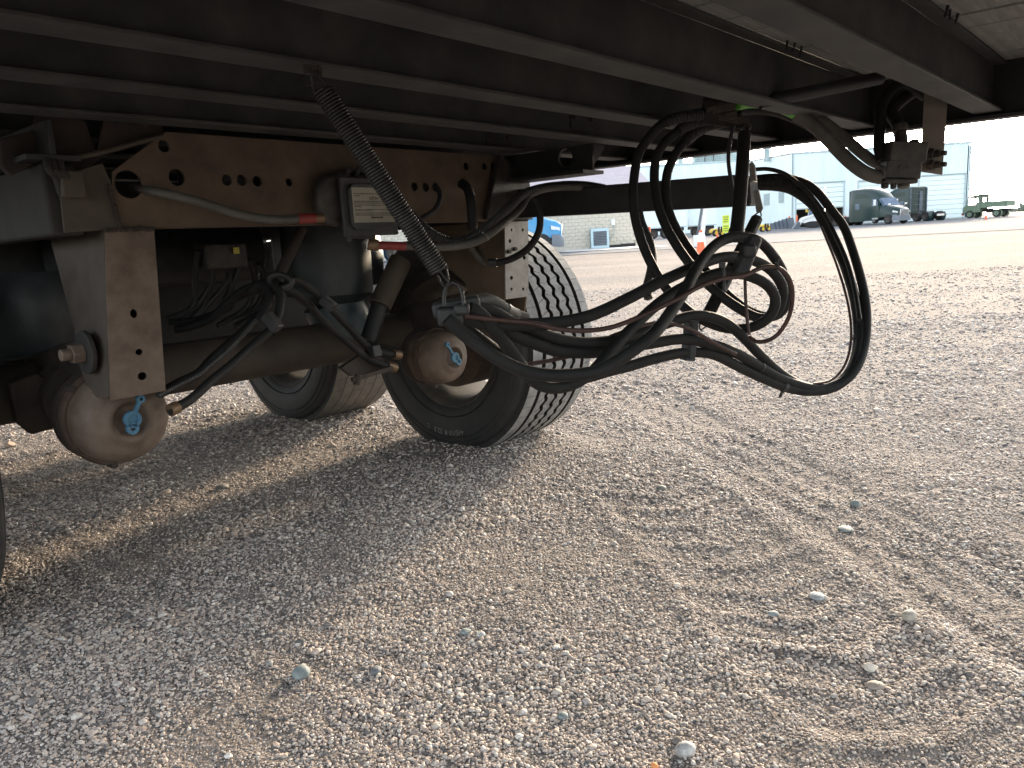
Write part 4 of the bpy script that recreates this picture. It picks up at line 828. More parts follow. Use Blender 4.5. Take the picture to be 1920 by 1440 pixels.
for (xa, xb, zt) in doors: bpart(corr(MB(), xa, xb, zt, lambda x: zroof(x)-.01, YB), 'siding_panel', 'siding', wh, wo, smooth=0)
for k, (xa, xb, zt) in enumerate(doors):
    zb0 = gz+2.05 if k == 0 else gz-.1; t = MB()
    for p in ((xa, xa+.14), (xb-.14, xb)): t.bb((p[0], YB-.06, .2), (p[1], YB+.25, zt))
    t.bb((xa, YB-.06, zt-.001), (xb, YB+.25, zt+.14)); bpart(t, 'door_trim', 'trim', wh, wo)
    h = .61; z = zt; n = 0
    while z > zb0+.05:
        z2 = max(zb0, z-h); bpart(MB().bb((xa+.14, YB+.12+.012*(n % 2), z2+.03), (xb-.14, YB+.18, z-.012)), 'door_panel', 'door', wh, wo); z = z2; n += 1
    if k == 0:
        bpart(MB().bb((xa+.1, YB+6, .2), (xb-.1, YB+6.1, zt)).bb((xa-.1, YB+.3, .2), (xa, YB+6, zt)).bb((xb, YB+.3, .2), (xb+.1, YB+6, zt)).bb((xa, YB+.3, zt), (xb, YB+6, zt+.1)), 'bay_interior', 'darkroom', wh, wo)
    else: bpart(MB().bb((xa, YB+.26, .2), (xb, YB+.3, zt)), 'door_backing', 'siding', wh, wo)
tr = MB(); tr.prism([(X0-.1, YB-.12, ZL_), (X1+.25, YB-.12, zroof(X1+.25)), (X1+.25, YB-.12, zroof(X1+.25)+.22), (X0-.1, YB-.12, ZL_+.22)], (0, .3, 0)); bpart(tr, 'roof_trim', 'trim', wh, wo)
bpart(MB().bb((X1+.06, YB-.1, .2), (X1+.2, YB+.04, zroof(X1))).bb((X0+.05, YB-.1, .2), (X0+.18, YB+.02, ZL_)), 'downspout', 'trim', wh, wo)
YE = 124.; zback = far(1402, 303, YE-4)[2]
bpart(MB().prism([(X0-.02, YB, .2), (X0-.02, YE, .2), (X0-.02, YE, zback), (X0-.02, YB, ZL_)], (.2, 0, 0)), 'side_wall', 'whitewall', wh, wo)
bpart(MB().bb((X1-.2, YB, .2), (X1+.05, YE, ZR_-.3)), 'end_wall', 'siding', wh, wo)
bpart(MB().prism([(X0, YB+.2, ZL_+.15), (X1, YB+.2, ZR_+.15), (X1, YE, ZR_+.1), (X0, YE, zback+.1)], (0, 0, .1)), 'roof', 'trim', wh, wo)
def onx(X, x, y):
    d = ray(x, y); return CP+d*(X/d[0])
for (xa, ya, xb, yb) in ((1433, 364, 1443, 384), (1461, 360, 1470, 379)):
    a, b = onx(X0-.03, xa, ya), onx(X0-.03, xb, yb); f = bpart(MB().bb((X0-.12, min(a[1], b[1]), b[2]), (X0-.021, max(a[1], b[1]), a[2])), 'louver_vent', 'louver', wh, wo)
    for k in range(5):
        z = b[2]+(a[2]-b[2])*(k+.5)/5; bpart(MB().bb((X0-.16, min(a[1], b[1])+.1, z-.04), (X0-.121, max(a[1], b[1])-.1, z+.04)), 'louver_slat', 'trim', f, wo)
a, b = onx(X0-.03, 1443, 402), onx(X0-.03, 1447, 424); bpart(MB().bb((X0-.1, b[1], .3), (X0-.021, a[1], a[2])), 'walk_door', 'siding', wh, wo)
# the longer shed behind, with rooftop equipment
YS = 122.; xa, xb = far(1150, 350, YS)[0], far(1408, 350, YS)[0]; za_, zb_ = far(1235, 311, YS)[2], far(1400, 303, YS)[2]; zm = (za_+zb_)/2
sh_ = thing('long_shed', 'low pale shed with ribbed upper band left of the warehouse', 'shed', ((xa+xb)/2, YS, .2)); so_ = np.array(sh_.location)
zmid = far(1300, 372, YS)[2]
bpart(corr(MB(), xa, xb, zmid, zm, YS, .4), 'siding_panel', 'siding', sh_, so_, smooth=0); bpart(MB().bb((xa, YS+.05, .1), (xb, YS+10, zmid+.02)), 'lower_wall', 'whitewall', sh_, so_)
bpart(MB().bb((xa, YS-.15, zm), (xb, YS+10, zm+.25)), 'roof', 'trim', sh_, so_)
for k, (x0, x1, y0) in enumerate(((1271, 1279, 292), (1300, 1318, 288), (1320, 1334, 291), (1336, 1362, 286), (1368, 1388, 284))):
    p0, p1 = far(x0, 306, YS+3), far(x1, 306, YS+3); zt = far((x0+x1)/2, y0, YS+3)[2]; zr = zm+.25
    e = thing('rooftop_unit', ('narrow vent box at the left end of the shed roof', 'first pipework cabinet on the shed roof', 'small cabinet between two larger ones on the shed roof', 'wide cooling cabinet on the shed roof', 'rooftop cabinet nearest the warehouse on the shed roof')[k], 'rooftop unit', ((p0[0]+p1[0])/2, YS+3, zr), group='equipment on the shed roof'); eo = np.array(e.location)
    bpart(MB().bb((p0[0], YS+2.2, zr), (p1[0], YS+3.8, zt-.12)), 'cabinet', 'equip', e, eo); bpart(MB().bb((p0[0]-.08, YS+2.1, zt-.12), (p1[0]+.08, YS+3.9, zt)), 'top_cap', 'trim', e, eo)
    if k in (1, 2, 3):
        m = MB(); zz = (zr+zt)/2
        for j in range(4): m.cyl((p0[0]-.3, YS+2, zr+.3+j*.35), (p1[0]+.3, YS+2, zr+.3+j*.35), .05, n=6)
        m.cyl((p0[0]-.3, YS+2, zr), (p0[0]-.3, YS+2, zt), .06, n=6); bpart(m, 'railing', 'equip', e, eo)
def stack(px, pt, w, Y, zr, label):
    x = far(px, pt, Y)[0]; zt = far(px, pt, Y)[2]; e = thing('vent_stack', label, 'vent', (x, Y, zr), group='stacks on the roofs'); eo = np.array(e.location)
    m = MB().cyl((x, Y, zr-.3), (x, Y, zt-.3), w*.42, n=12) if w > .3 else MB().cyl((x, Y, zr-.3), (x, Y, zt), w, n=6); bpart(m, 'pipe', 'equip', e, eo)
    if w > .3: bpart(MB().cyl((x, Y, zt-.35), (x, Y, zt), w*.6, w*.55, n=12), 'cap', 'trim', e, eo)
stack(1438, 276, .95, 108, 9.6, 'stubby metal vent stack on the warehouse side roof')
stack(1525, 271, .05, 101.5, ZL_, 'thin pole on the roof above the left door'); stack(1634, 266, .05, 101.5, ZL_+.6, 'thin pole on the roof above the middle door')

# block building with the purple roof
YW = 46.; xl, xw = -9., far(1193, 420, YW)[0]; ze = far(1150, 350, YW-.5)[2]; gb = float(gheight(5, YW))
bb_ = thing('block_building', 'tan split faced block building with purple grey hip roof', 'building', (0, YW, gb)); bo = np.array(bb_.location)
bpart(MB().bb((xl, YW+.02, gb-.2), (xw-.02, YW+12, ze)), 'mortar_wall', 'mortar', bb_, bo)
protos = []
for j in range(5):
    rg_ = np.random.default_rng(j); m = MB(); nx_, nz_ = 4, 3; v = []
    for b_ in range(nz_):
        for a_ in range(nx_): v.append((.39*a_/(nx_-1), -.02-(.028*rg_.random() if 0 < a_ < nx_-1 or b_ == 1 else 0), .19*b_/(nz_-1)))
    v += [(0, .02, 0), (.39, .02, 0), (.39, .02, .19), (0, .02, .19)]; f = [(b_*nx_+a_, b_*nx_+a_+1, (b_+1)*nx_+a_+1, (b_+1)*nx_+a_) for b_ in range(nz_-1) for a_ in range(nx_-1)]
    f += [(0, 12, 13, 3, 2, 1), (8, 9, 10, 11, 14, 15), (0, 4, 8, 15, 12), (3, 13, 14, 11, 7)]
    m.add(v, f); protos.append(m)
first = []; rest = MB(); nb = 0
for row in range(int((ze-gb)/.2)):
    x = xw-.39-(.2 if row % 2 else 0)
    while x > xl:
        p = (x, YW, gb+row*.2); k = random.randrange(5)
        if x > 2.6 and row < 15 and nb < 290:
            if len(first) <= k or True:
                if k not in [q[0] for q in first]:
                    o = MB(); o.v = list(protos[k].v); o.f = list(protos[k].f); o = o.build('block', M['block'], bb_, smooth=0); first.append((k, o))
                    o.location = [p[i]-bo[i] for i in range(3)]
                else: copy_to(dict(first)[k], bb_, [p[i]-bo[i] for i in range(3)])
                nb += 1
        else: rest.add([np.array(q)+np.array(p)-bo for q in protos[k].v], protos[k].f)
        x -= .4
rest.build('block_courses', M['block'], bb_, smooth=0, kind='stuff')
xE = far(1222, 348, YW-.6)[0]; rd = far(1189, 311, YW+5.5); R_ = [(xl-1, YW-.6, ze), (xE, YW-.6, ze), (xE, YW+12.6, ze), (rd[0], YW+5.5, rd[2]), (xl-1, YW+5.5, rd[2]), (xl-1, YW+12.6, ze)]
m = MB().add([np.array(p) for p in R_]+[np.array(p)-np.array([0, 0, .12]) for p in R_], [(0, 1, 3, 4), (1, 2, 3), (2, 5, 4, 3), (6, 10, 9, 7), (7, 9, 8), (8, 9, 10, 11), (0, 6, 7, 1), (1, 7, 8, 2), (0, 4, 10, 6)]); bpart(m, 'roof', 'shingle', bb_, bo, smooth=0)
m = MB(); n_c = 34
for k in range(n_c):
    f = (k+.5)/n_c; x_r = xE+(rd[0]-xE)*f; y = YW-.6+6.1*f; z = ze+(rd[2]-ze)*f; m.beam((xl-1, y, z+.012), (x_r, y, z+.012), .16, .014, up=(0, -(rd[2]-ze), 6.1))
bpart(m, 'shingle_courses', 'shingle', bb_, bo, smooth=0, kind='stuff')
bpart(MB().bb((xl-1, YW-.66, ze-.26), (xE+.02, YW-.6, ze+.02)).bb((xE-.04, YW-.6, ze-.26), (xE+.02, YW+12, ze+.02)), 'fascia', 'fascia', bb_, bo)
bpart(MB().bb((xl-1, YW-.6, ze-.28), (xE-.04, YW+.1, ze-.24)), 'soffit', 'fascia', bb_, bo)
# wall air conditioner, meter box, conduit on that wall
a, b = far(1107, 429, YW-.5), far(1142, 467, YW-.5)
ac = thing('air_conditioner', 'tall wall air conditioner with pale blue frame and dark grille', 'air conditioner', ((a[0]+b[0])/2, YW-.4, gb)); ao = np.array(ac.location)
bpart(MB().bb((a[0], YW-.62, gb+.05), (b[0], YW-.06, a[2])), 'casing', 'equip', ac, ao, bevel=.03)
fr = MB(); w = .13
for lo, hi in (((a[0], gb+.05), (a[0]+w, a[2])), ((b[0]-w, gb+.05), (b[0], a[2])), ((a[0]+w, a[2]-w*1.3), (b[0]-w, a[2])), ((a[0]+w, gb+.05), (b[0]-w, gb+.05+w))): fr.bb((lo[0], YW-.68, lo[1]), (hi[0], YW-.621, hi[1]))
bpart(fr, 'front_frame', mat('pale_blue_frame', (.45, .60, .66), None, 3, .5, bump=0), ac, ao)
for k in range(9):
    z = gb+.25+(a[2]-gb-.45)*k/8; bpart(MB().bb((a[0]+w, YW-.66, z-.04), (b[0]-w, YW-.622, z+.035)), 'grille_slat', 'steel', ac, ao)
a, b = far(1146, 412, YW-.1), far(1153, 422, YW-.1); e = thing('meter_box', 'small white electrical box on the block wall with a conduit', 'electrical box', (a[0], YW-.05, b[2])); eo = np.array(e.location)
bpart(MB().bb((a[0], YW-.2, b[2]), (b[0], YW-.05, a[2])), 'box', 'whitewall', e, eo, bevel=.01); bpart(MB().tube([(b[0]-.05, YW-.1, b[2]), (b[0]-.08, YW-.1, b[2]-.5), (b[0]-.5, YW-.1, gb+.5)], .02), 'conduit', 'louver', e, eo)
p = far(1172, 463, YW-.4); MB().cyl((p[0]-.9, YW-.35, gb+.1), (p[0]+.6, YW-.35, gb+.12), .08, n=8).bb((p[0]-.2, YW-.5, gb), (p[0]+.6, YW-.2, gb+.22)).build('drain_pipe', M['dark'], label='dark pipe lying at the foot of the block wall', cat='pipe')

# ------------------------------------------------------------------ vehicles
def wheel_small(mb_t, mb_h, c, r, w, ax=(0, 1, 0), hubr=.55):
    c = np.array(c, float); A = np.array(ax, float)
    mb_t.revolve([(-w/2, r*.62), (-w/2, r*.9), (-w*.38, r), (w*.38, r), (w/2, r*.9), (w/2, r*.62)], c, A, 24)
    for s in (-1, 1): mb_h.revolve([(s*w*.5, r*.63), (s*w*.42, r*.5), (s*w*.3, r*.3), (s*w*.48, r*.2), (s*w*.48, 0)], c, A, 20)
def loft(mb, secs):
    """secs: list of rings with equal point counts"""
    n = len(secs[0]); v = [p for s in secs for p in s]; f = [(i*n+k, i*n+(k+1) % n, (i+1)*n+(k+1) % n, (i+1)*n+k) for i in range(len(secs)-1) for k in range(n)]
    return mb.add(v, f+[tuple(range(n-1, -1, -1)), tuple((len(secs)-1)*n+k for k in range(n))])
def cab_ring(x, w, zb, zt, rt=.25, tumble=.06):
    return [(x, -w, zb), (x, -w, zb+(zt-zb)*.45), (x, -(w-tumble), zt-rt*1.6), (x, -(w-tumble-rt*.35), zt-rt*.45), (x, -(w-tumble-rt), zt), (x, (w-tumble-rt), zt), (x, (w-tumble-rt*.35), zt-rt*.45), (x, (w-tumble), zt-rt*1.6), (x, w, zb+(zt-zb)*.45), (x, w, zb)]
def semi(name, label, paint, loc, rz):
    t = thing(name, label, 'semi truck', loc, rz, 'semi trucks in the yard')
    b = MB(); loft(b, [cab_ring(*a) for a in ((-3.25, 1.22, .42, 3.86, .12), (-3.2, 1.24, .40, 3.90, .14), (-2.6, 1.24, .40, 3.98, .2), (-1.4, 1.24, .40, 4.0, .3), (-.6, 1.24, .40, 3.92, .36), (.1, 1.22, .42, 3.66, .42), (.6, 1.20, .5, 3.30, .45), (.98, 1.16, .6, 2.86, .42))]); b = b.build('cab', paint, t, smooth=35)
    h = MB(); loft(h, [cab_ring(*a) for a in ((.98, 1.14, .75, 2.20, .2), (1.7, 1.12, .78, 2.02, .24), (2.4, 1.06, .8, 1.86, .26), (3.0, .94, .8, 1.66, .26), (3.22, .84, .8, 1.5, .22))]); h.build('hood', paint, t, smooth=35)
    g = MB(); v = [(.99, -1.0, 2.78), (.99, 1.0, 2.78), (1.02, 1.0, 2.8), (1.68, 1.02, 2.06), (1.68, -1.02, 2.06), (1.02, -1.0, 2.8)]
    g.prism([(1.0, -1.02, 2.84), (1.0, 1.02, 2.84), (1.72, 1.04, 2.02), (1.72, -1.04, 2.02)], (-.25, 0, -.2)); g.build('windshield', M['glass'], t, bevel=.03)
    for s in (-1, 1):
        MB().prism([(.02, s*1.222, 2.0), (.86, s*1.212, 2.0), (.86, s*1.195, 2.35), (.62, s*1.19, 2.74), (.02, s*1.20, 2.74)], (0, s*.012, 0)).build('side_window', M['glass'], t)
        MB().prism([(-2.35, s*1.238, 1.75), (-1.75, s*1.238, 1.75), (-1.75, s*1.225, 2.4), (-2.35, s*1.225, 2.4)], (0, s*.02, 0)).build('sleeper_window', M['glass'], t)
        w = MB(); w.prism([(-2.5, s*1.19, 2.95), (-1.0, s*1.19, 2.92), (-.3, s*1.19, 2.95), (-.8, s*1.185, 3.35), (-1.6, s*1.18, 3.45), (-2.4, s*1.18, 3.4)], (0, s*.02, 0)); w.build('roof_panel', paint, t, bevel=.01)
        MB().bb((.15, s*1.26-.05, .58), (.98, s*1.26+.05, .75)).bb((-.9, s*1.25-.04, .40), (.55, s*1.25+.04, .48)).build('step', M['chrome'], t)
        mr = MB(); mr.box((.72, s*1.52, 2.35), (.16, .22, .62)); mr.beam((.7, s*1.2, 2.1), (.72, s*1.52, 2.1), .05, .05); mr.build('mirror', M['white'], t, bevel=.03)
        hm = MB(); hm.box((2.35, s*1.12, 2.1), (.16, .22, .16)); hm.beam((2.3, s*.95, 1.85), (2.35, s*1.12, 2.08), .03, .03); hm.build('hood_mirror', M['white'], t, bevel=.03)
        hl = MB(); loft(hl, [[(2.72, s*1.04, 1.22), (2.72, s*1.06, 1.42), (2.72, s*.9, 1.42), (2.72, s*.9, 1.22)], [(3.17, s*.84, 1.14), (3.17, s*.86, 1.3), (3.17, s*.6, 1.3), (3.17, s*.6, 1.14)]]); hl.build('headlight', M['white'], t)
        fd = MB(); fd.revolve([(-.28, .66), (.0, .68), (.03, .60)], (2.2, s*1.02, .56), (0, s, 0), 16, ref=(1, 0, 0), a0=.1, a1=math.pi-.1); 
        tr_ = MB(); hb_ = MB(); wheel_small(tr_, hb_, (2.2, s*1.04, .52), .52, .30); wq = tr_.build('wheel', M['dark'], t); hb_.build('hub', M['alloy'], wq)
        for xa_ in (-4.15, -5.45):
            tr_ = MB(); hb_ = MB(); wheel_small(tr_, hb_, (xa_, s*.93, .52), .52, .62); wq = tr_.build('wheel', M['dark'], t); hb_.build('hub', M['alloy'], wq)
            if xa_ < -5: MB().revolve([(-.3, .60), (.3, .60)], (xa_, s*.93, .52), (0, 1, 0), 12, ref=(1, 0, 0), a0=-.2 if s else 0, a1=2.4).build('quarter_fender', paint, t)
    gr = MB(); gr.prism([(3.22, -.62, .86), (3.22, .62, .86), (3.26, .56, 1.5), (3.26, -.56, 1.5)], (.06, 0, 0)); gr = gr.build('grille', M['chrome'], t, bevel=.02)
    for k in range(5): MB().bb((3.275, -.5, .93+k*.115), (3.335, .5, .985+k*.115)).build('grille_slot', M['dark'], gr)
    bm_ = MB(); loft(bm_, [cab_ring(*a) for a in ((2.74, 1.14, .36, .98, .1), (3.1, 1.05, .32, .98, .12), (3.36, .78, .32, .84, .12))]); bm_.build('bumper', M['bumper'], t, smooth=35)
    ch = MB().bb((-6.4, -.42, .62), (2.8, .42, .92)); ch.bb((-5.1, -.45, .92), (-4.3, .45, 1.06)); ch.bb((-3.7, -1.1, .45), (-3.26, 1.1, .9)); ch.build('chassis', M['dark'], t)
    MB().bb((-6.5, -.5, .5), (-6.38, .5, .72)).build('tail_bar', M['chrome'], t)
    bk = MB()
    for s in (-1, 1): bk.bb((-3.34, s*1.15-.06, .9), (-3.26, s*1.15+.06, 3.8))
    for k in range(4): bk.bb((-3.32, -.9, 1.3+k*.6), (-3.26, .9, 1.34+k*.6))
    bk.bb((-3.33, -.55, 1.2), (-3.262, -.1, 3.4)); bk.build('rear_fairing', M['steel'], t)
    return t
def place(px, Y): P = far(px, 415, Y); return (P[0], Y, float(gheight(P[0], Y))+.01)
sa = semi('semi_truck', 'dark green sleeper cab semi truck facing right with chrome grille', M['dkgreen'], place(1650, 86), rad(-71))
sb2 = semi('semi_truck', 'dark green semi truck turned away showing its rear wheels and cab back', M['dkgreen'], place(1680, 94), rad(180-73))
sc2 = semi('semi_truck', 'bright blue truck nose peeping out behind the right trailer tyre', M['blueT'], place(936, 41.5), rad(-4))
# olive army truck
def army(loc, rz):
    t = thing('army_truck', 'olive green army truck with bare canopy hoops over its bed', 'truck', loc, rz)
    c = MB(); P = [(2.5, .62), (2.5, 1.02), (2.38, 1.16), (2.12, 1.28), (.55, 1.30), (.55, .62)]; c.prism([(x, -.95, z) for x, z in P], (0, 1.9, 0)); c.build('cab_body', M['olive'], t, bevel=.05)
    for s in (-1, 1):
        f = MB()
        for a, b in (((2.16, 1.22), (1.94, 1.86)), ((1.3, 1.26), (1.3, 1.93)), ((.58, 1.26), (.58, 2.0))): f.beam((a[0], s*.9, a[1]), (b[0], s*.87, b[1]), .06, .11, up=(0, 1, 0))
        f.beam((1.95, s*.88, 1.84), (.56, s*.88, 1.98), .06, .12, up=(0, 1, 0)); f.prism([(1.06, s*.9, 1.26), (.52, s*.9, 1.26), (.52, s*.9, 1.52), (1.06, s*.9, 1.48)], (0, s*.02, 0)); f.prism([(.78, s*.9, 1.5), (.52, s*.9, 1.5), (.52, s*.89, 1.98), (.78, s*.89, 1.96)], (0, s*.02, 0)); f.build('cab_frame', M['olive'], t)
    MB().prism([(2.04, -.93, 1.84), (1.7, -.93, 2.02), (.46, -.93, 2.14), (.46, -.93, 1.96)], (0, 1.86, 0)).build('canvas_roof', M['canvas'], t, bevel=.02)
    MB().bb((.46, -.9, 1.26), (.52, .9, 1.5)).bb((.46, -.9, 1.8), (.52, .9, 2.0)).bb((.46, -.9, 1.5), (.52, -.55, 1.8)).bb((.46, .55, 1.5), (.52, .9, 1.8)).build('cab_back', M['olive'], t)
    b = MB()
    for lo, hi in (((-2.35, -1.02, .98), (.48, 1.02, 1.04)), ((-2.35, -1.02, 1.04), (.48, -.98, 1.48)), ((-2.35, .98, 1.04), (.48, 1.02, 1.48)), ((-2.35, -.98, 1.04), (-2.31, .98, 1.48)), ((.44, -.98, 1.04), (.48, .98, 1.48))): b.bb(lo, hi)
    b = b.build('cargo_bed', M['olive'], t)
    for s in (-1, 1):
        for k in range(5): MB().bb((-2.3+k*.66, s*1.02-.015, 1.04), (-2.25+k*.66, s*1.02+.015, 1.5)).build('side_stake', M['olive'], b)
    for k in range(5):
        x = .4-k*.67; o = MB().tube([(x, -1.0, 1.45), (x, -1.0, 2.2), (x, -.7, 2.55), (x, 0, 2.66), (x, .7, 2.55), (x, 1.0, 2.2), (x, 1.0, 1.45)], .035, step=.1, n=6).build('hoop', M['canvas'], t)
    r = MB()
    for s in (-1, 1): r.cyl((.4, s*1.0, 1.72), (-2.3, s*1.0, 1.76), .04, n=6); r.cyl((.4, s*1.0, 2.2), (-2.3, s*1.0, 2.22), .03, n=6)
    r.build('hoop_rail', M['canvas'], t)
    MB().bb((-2.3, -.4, .62), (2.2, .4, .82)).bb((-.1, -.95, .55), (.5, -.5, .9)).build('chassis', M['dark'], t)
    for x, s in ((1.7, -1), (1.7, 1), (-1.25, -1), (-1.25, 1)):
        a = MB(); h = MB(); wheel_small(a, h, (x, s*.82, .46), .46, .28); w = a.build('wheel', M['dark'], t); h.build('hub', M['olive'], w)
        fd = MB().revolve([(-.17, .56), (.17, .56)], (x, s*.84, .46), (0, 1, 0), 12, ref=(1, 0, 0), a0=.0, a1=math.pi).build('fender', M['olive'], t)
    MB().bb((2.5, -.9, .48), (2.62, .9, .6)).build('bumper', M['dark'], t)
    for s in (-1, 1): MB().cyl((2.49, s*.65, .82), (2.53, s*.65, .82), .11, n=14).build('headlight', M['white'], t)
    MB().bb((2.5, .6, .36), (2.6, .9, .479)).build('red_reflector', M['orange'], t)
    for o in list(t.children)+[c for q in t.children for c in q.children]:           # the body stands tall on its axles
        if o.type == 'MESH' and o.name.split('.')[0] not in ('wheel', 'hub', 'fender'):
            for v in o.data.vertices:
                if v.co.z > .6: v.co.z = .6+(v.co.z-.6)*1.36
    return t
army(place(1853, 91), rad(180-57))
# white box trailers parked beyond the block building
def box_trailer(px0, px1, Y, label, rz=0):
    a, b = place(px0, Y), place(px1, Y); L = b[0]-a[0]; t = thing('box_trailer', label, 'box trailer', a, rz, 'white box trailers'); 
    MB().bb((0, 0, 1.12), (L, 2.5, 4.0)).build('box', M['whitewall'], t, bevel=.03); MB().bb((-.02, -.03, 1.02), (L+.02, .02, 1.14)).build('bottom_rail', M['trim'], t)
    n = int(L/.6)
    for k in range(n): MB().bb((.3+k*.6, -.012, 1.2), (.33+k*.6, -.001, 3.9)).build('side_seam', M['siding'], t)
    for x in (L*.28, L*.28+1.25):
        w = MB(); h = MB(); wheel_small(w, h, (x, .35, .5), .5, .55); w = w.build('wheel', M['dark'], t); h.build('hub', M['alloy'], w)
    MB().bb((L*.15, .3, .7), (L*.95, 2.2, 1.02)).build('underframe', M['dark'], t); MB().bb((.1, -.02, .95), (.5, .0, 1.05)).build('tail_light', M['red'], t)
    return t
box_trailer(1200, 1288, 78, 'white box trailer nearest the block building with red tail lights'); box_trailer(1291, 1343, 80, 'white box trailer behind the yellow sign and leaning post')
# tracked loader, bucket row, yellow machine
def loader():
    t = thing('skid_steer', 'white tracked skid steer loader with a dark bucket at the open bay', 'skid steer', place(1521, 88), rad(180-14))
    b = MB(); b.prism([(-1.5, -.7, .55), (.9, -.7, .55), (1.0, -.7, 1.0), (.2, -.7, 1.25), (-.2, -.7, 1.45), (-1.5, -.7, 1.55)], (0, 1.4, 0)); b.build('body', M['white'], t, bevel=.06)
    MB().bb((-1.1, -.6, 1.4), (.3, .6, 2.05)).build('cab', M['glass'], t, bevel=.06); MB().bb((-1.2, -.65, 2.05), (.4, .65, 2.13)).build('roof', M['steel'], t)
    for s in (-1, 1):
        MB().beam((-1.3, s*.78, 1.75), (1.0, s*.78, 1.05), .14, .24, up=(0, 0, 1)).beam((1.0, s*.78, 1.1), (1.3, s*.78, .45), .14, .2, up=(1, 0, 0)).build('lift_arm', M['white'], t, bevel=.02)
        tr_ = MB(); P = [(1.05*math.cos(a)*(1.0 if abs(math.cos(a)) > .3 else 1)-.15, .38+.36*math.sin(a)) for a in np.linspace(0, 2*math.pi, 20, endpoint=False)]
        tr_.prism([(x, s*.85-.2, z) for x, z in P], (0, .4, 0)); tr_ = tr_.build('track', M['greydust'], t)
        MB().prism([(x*.72-.04, s*.85+s*.2, .38+(z-.38)*.6) for x, z in P], (0, s*.02, 0)).build('track_frame', M['dark'], tr_)
    MB().prism([(1.25, -.9, .1), (2.0, -.9, .02), (1.55, -.9, .75), (1.25, -.9, .7)], (0, 1.8, 0)).build('bucket', M['steel'], t); MB().bb((.25, -.5, 1.75), (.55, -.2, 2.1)).build('work_light', M['yellow'], t)
loader()
for k in range(5):
    a = place(1451+k*7.3, 96); t = thing('loader_bucket', ('leftmost dark loader bucket in the row by the white wall', 'second dark loader bucket from the left in the row', 'middle dark loader bucket in the row by the wall', 'fourth dark loader bucket, next to the last in the row', 'rightmost and tallest dark loader bucket, an orange cone behind it')[k], 'bucket', a, rad(90+15), 'loader buckets by the white wall')
    h = .75+.13*k; MB().prism([(-.5, -.45, 0), (.55, -.45, 0), (.1, -.45, h), (-.15, -.45, h)], (0, .03, 0)).prism([(-.5, .42, 0), (.55, .42, 0), (.1, .42, h), (-.15, .42, h)], (0, .03, 0)).prism([(-.5, -.42, 0), (-.15, -.42, h), (-.12, -.42, h), (-.45, -.42, 0)], (0, .84, 0)).build('shell', M['steel'], t)
    MB().bb((-.5, -.45, .0), (.62, .45, .04)).build('cutting_edge', M['greydust'], t)
def machine(px, Y, s, label):
    t = thing('yellow_machine', label, 'machine', place(px, Y), rad(20), 'yellow machines'); MB().prism([(-.9*s, -.5, .3), (.9*s, -.5, .3), (.9*s, -.5, 1.0*s), (.3*s, -.5, 1.25*s), (-.6*s, -.5, 1.25*s), (-.9*s, -.5, .9*s)], (0, 1.0, 0)).build('body', M['yellow'], t, bevel=.08)
    MB().bb((-.35*s, -.56, .35), (.0, -.5, .85)).bb((.2*s, -.56, .35), (.45*s, -.5, .85)).build('panel', M['dark'], t)
    for x in (-.6*s, .6*s):
        w = MB(); h = MB(); wheel_small(w, h, (x, -.35, .3), .3, .3); w = w.build('wheel', M['dark'], t); h.build('hub', M['yellow'], w)
machine(1431, 84, .62, 'yellow machine in front of the pale wall beside the spring'); machine(1343, 72, .55, 'yellow machine parked below the left of the yellow sign')

# cones, bollards, post, sign
def cone(px, Y, h, label, collar=True):
    t = thing('traffic_cone', label, 'traffic cone', place(px, Y), 0, 'orange traffic cones'); w = h*.52
    MB().bb((-w/2, -w/2, 0), (w/2, w/2, .04)).build('base', M['steel'] if h < .8 else M['orange'], t, bevel=.01)
    MB().revolve([(.04, w*.40), (h*.97, w*.10), (h, w*.07), (h, 0)], (0, 0, 0), (0, 0, 1), 24, ref=(1, 0, 0)).build('body', M['orange'], t)
    if collar: MB().revolve([(h*.62, w*.222), (h*.64, w*.228), (h*.92, w*.13), (h*.93, w*.10)], (0, 0, 0), (0, 0, 1), 24, ref=(1, 0, 0)).build('white_collar', M['white'], t)
cone(1314, 21.5, .86, 'tall orange cone with a white collar in front of the white post'); cone(1345, 42, .55, 'small orange cone below the yellow sign', False)
cone(1848, 78, .62, 'small orange cone with a white top in front of the army truck'); cone(1480, 97, 1.5, 'orange cone tip showing behind the last loader bucket', False)
def bollard(px, Y, h, label):
    t = thing('bollard', label, 'bollard', place(px, Y), 0, 'orange bollards'); MB().revolve([(0, .1), (h*.93, .1), (h*.98, .07), (h, 0)], (0, 0, 0), (0, 0, 1), 16, ref=(1, 0, 0)).build('post_sleeve', M['orange'], t); MB().cyl((0, 0, -.1), (0, 0, .05), .14, n=14).build('base', M['concrete'], t)
bollard(1217, 56, 1.15, 'orange bollard between the block building and the white trailer'); bollard(1494, 98, 1.6, 'orange bollard at the left jamb of the open bay')
bollard(1577, 98.5, 1.2, 'orange bollard at the right jamb of the open bay'); bollard(1585, 98, 1.2, 'orange bollard between the first and second doors')
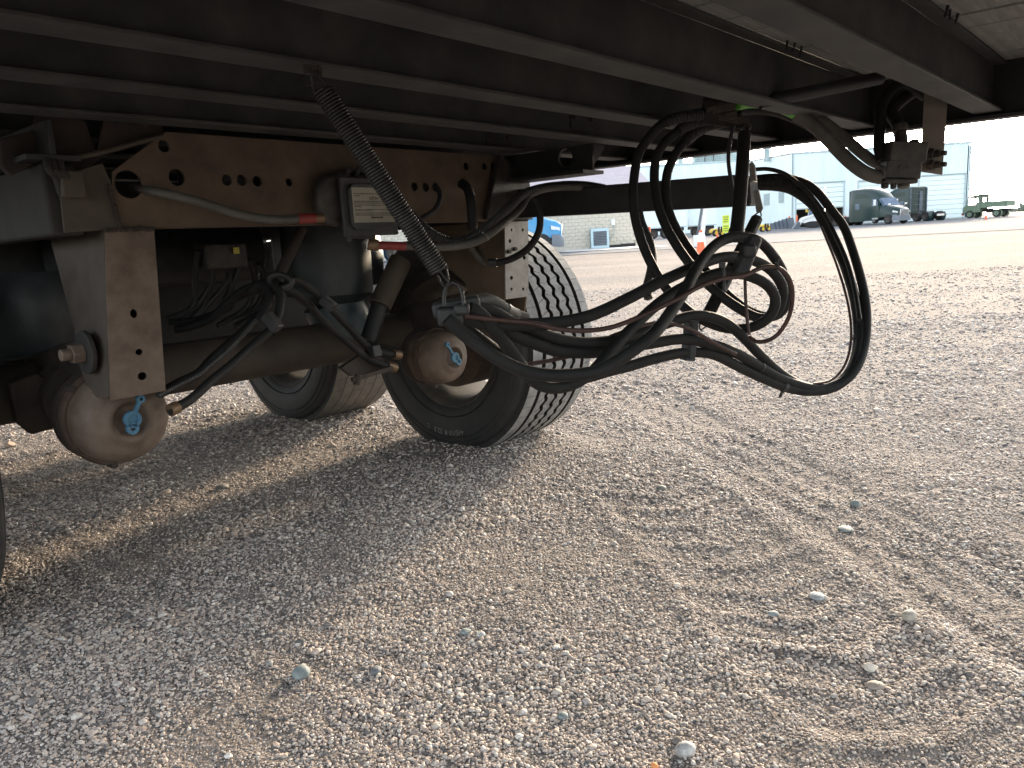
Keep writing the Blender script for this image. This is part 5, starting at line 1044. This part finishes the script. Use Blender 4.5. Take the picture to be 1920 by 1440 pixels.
a = place(1313, 37); t = thing('white_post', 'leaning white post with its shaded side as a dark strip behind the tall cone', 'post', a); z1 = far(1324, 380, 37); 
lean = (z1[0]-a[0]); MB().beam((0, 0, 0), (lean, 0, z1[2]-a[2]), .20, .12, up=(0, 1, 0)).build('board', M['white'], t); MB().beam((-.17, .0, 0.3), (lean-.17, 0, z1[2]-a[2]), .10, .08, up=(0, 1, 0)).build('shadow_side_strip', M['steel'], t); MB().bb((-.32, -.12, 0), (.2, .12, .55)).build('foot', M['white'], t, bevel=.02)  # dark strip stands in for the shaded side of the post
a = place(1361, 50); t = thing('yellow_sign', 'fluorescent yellow two panel sign with dark lettering on a white post', 'sign', a); p0, p1 = far(1354, 404, 50), far(1367, 436, 50); zh = p0[2]-a[2]; zl = p1[2]-a[2]; wd2 = (p1[0]-p0[0])/2
MB().bb((-.04, .02, 0), (.04, .08, zh)).build('post', M['white'], t); zmid2 = (zh+zl)/2
rg = random.Random(8)
for z0, z1_ in ((zl, zmid2-.02), (zmid2+.02, zh)):
    p = MB().bb((-wd2, -.01, z0), (wd2, .015, z1_)).build('panel', M['hiviz'], t, bevel=.01); m = MB(); hh = z1_-z0
    for r_ in range(3):
        x = -wd2*.7
        while x < wd2*.6: w = rg.uniform(.03, .08); m.bb((x, -.014, z0+hh*(.18+.27*r_)), (x+w, -.011, z0+hh*(.30+.27*r_))); x += w+.025
    m.build('print', M['ink'], p, kind='stuff')
# low far scrub and parked shapes on the horizon at the right
bm = MB()
for k in range(60):
    P = far(1895+RNG.uniform(-10, 140), 395, 300+RNG.uniform(-30, 60)); r = RNG.uniform(.8, 2.2)
    for j in range(14):
        c = np.array([P[0], P[1], .4+r*.4])+RNG.normal(0, r*.45, 3)*np.array([1.6, 1, .6]); q = RNG.normal(0, 1, (3, 3))*r*.3; bm.add([c+q[0], c+q[1], c+q[2]], [(0, 1, 2)])
bm.build('scrub', mat('grey_green_scrub', (.10, .13, .10), (.16, .19, .15), .3, .9, bump=0), smooth=0, label='low grey green scrub along the far horizon', cat='scrub', kind='stuff')
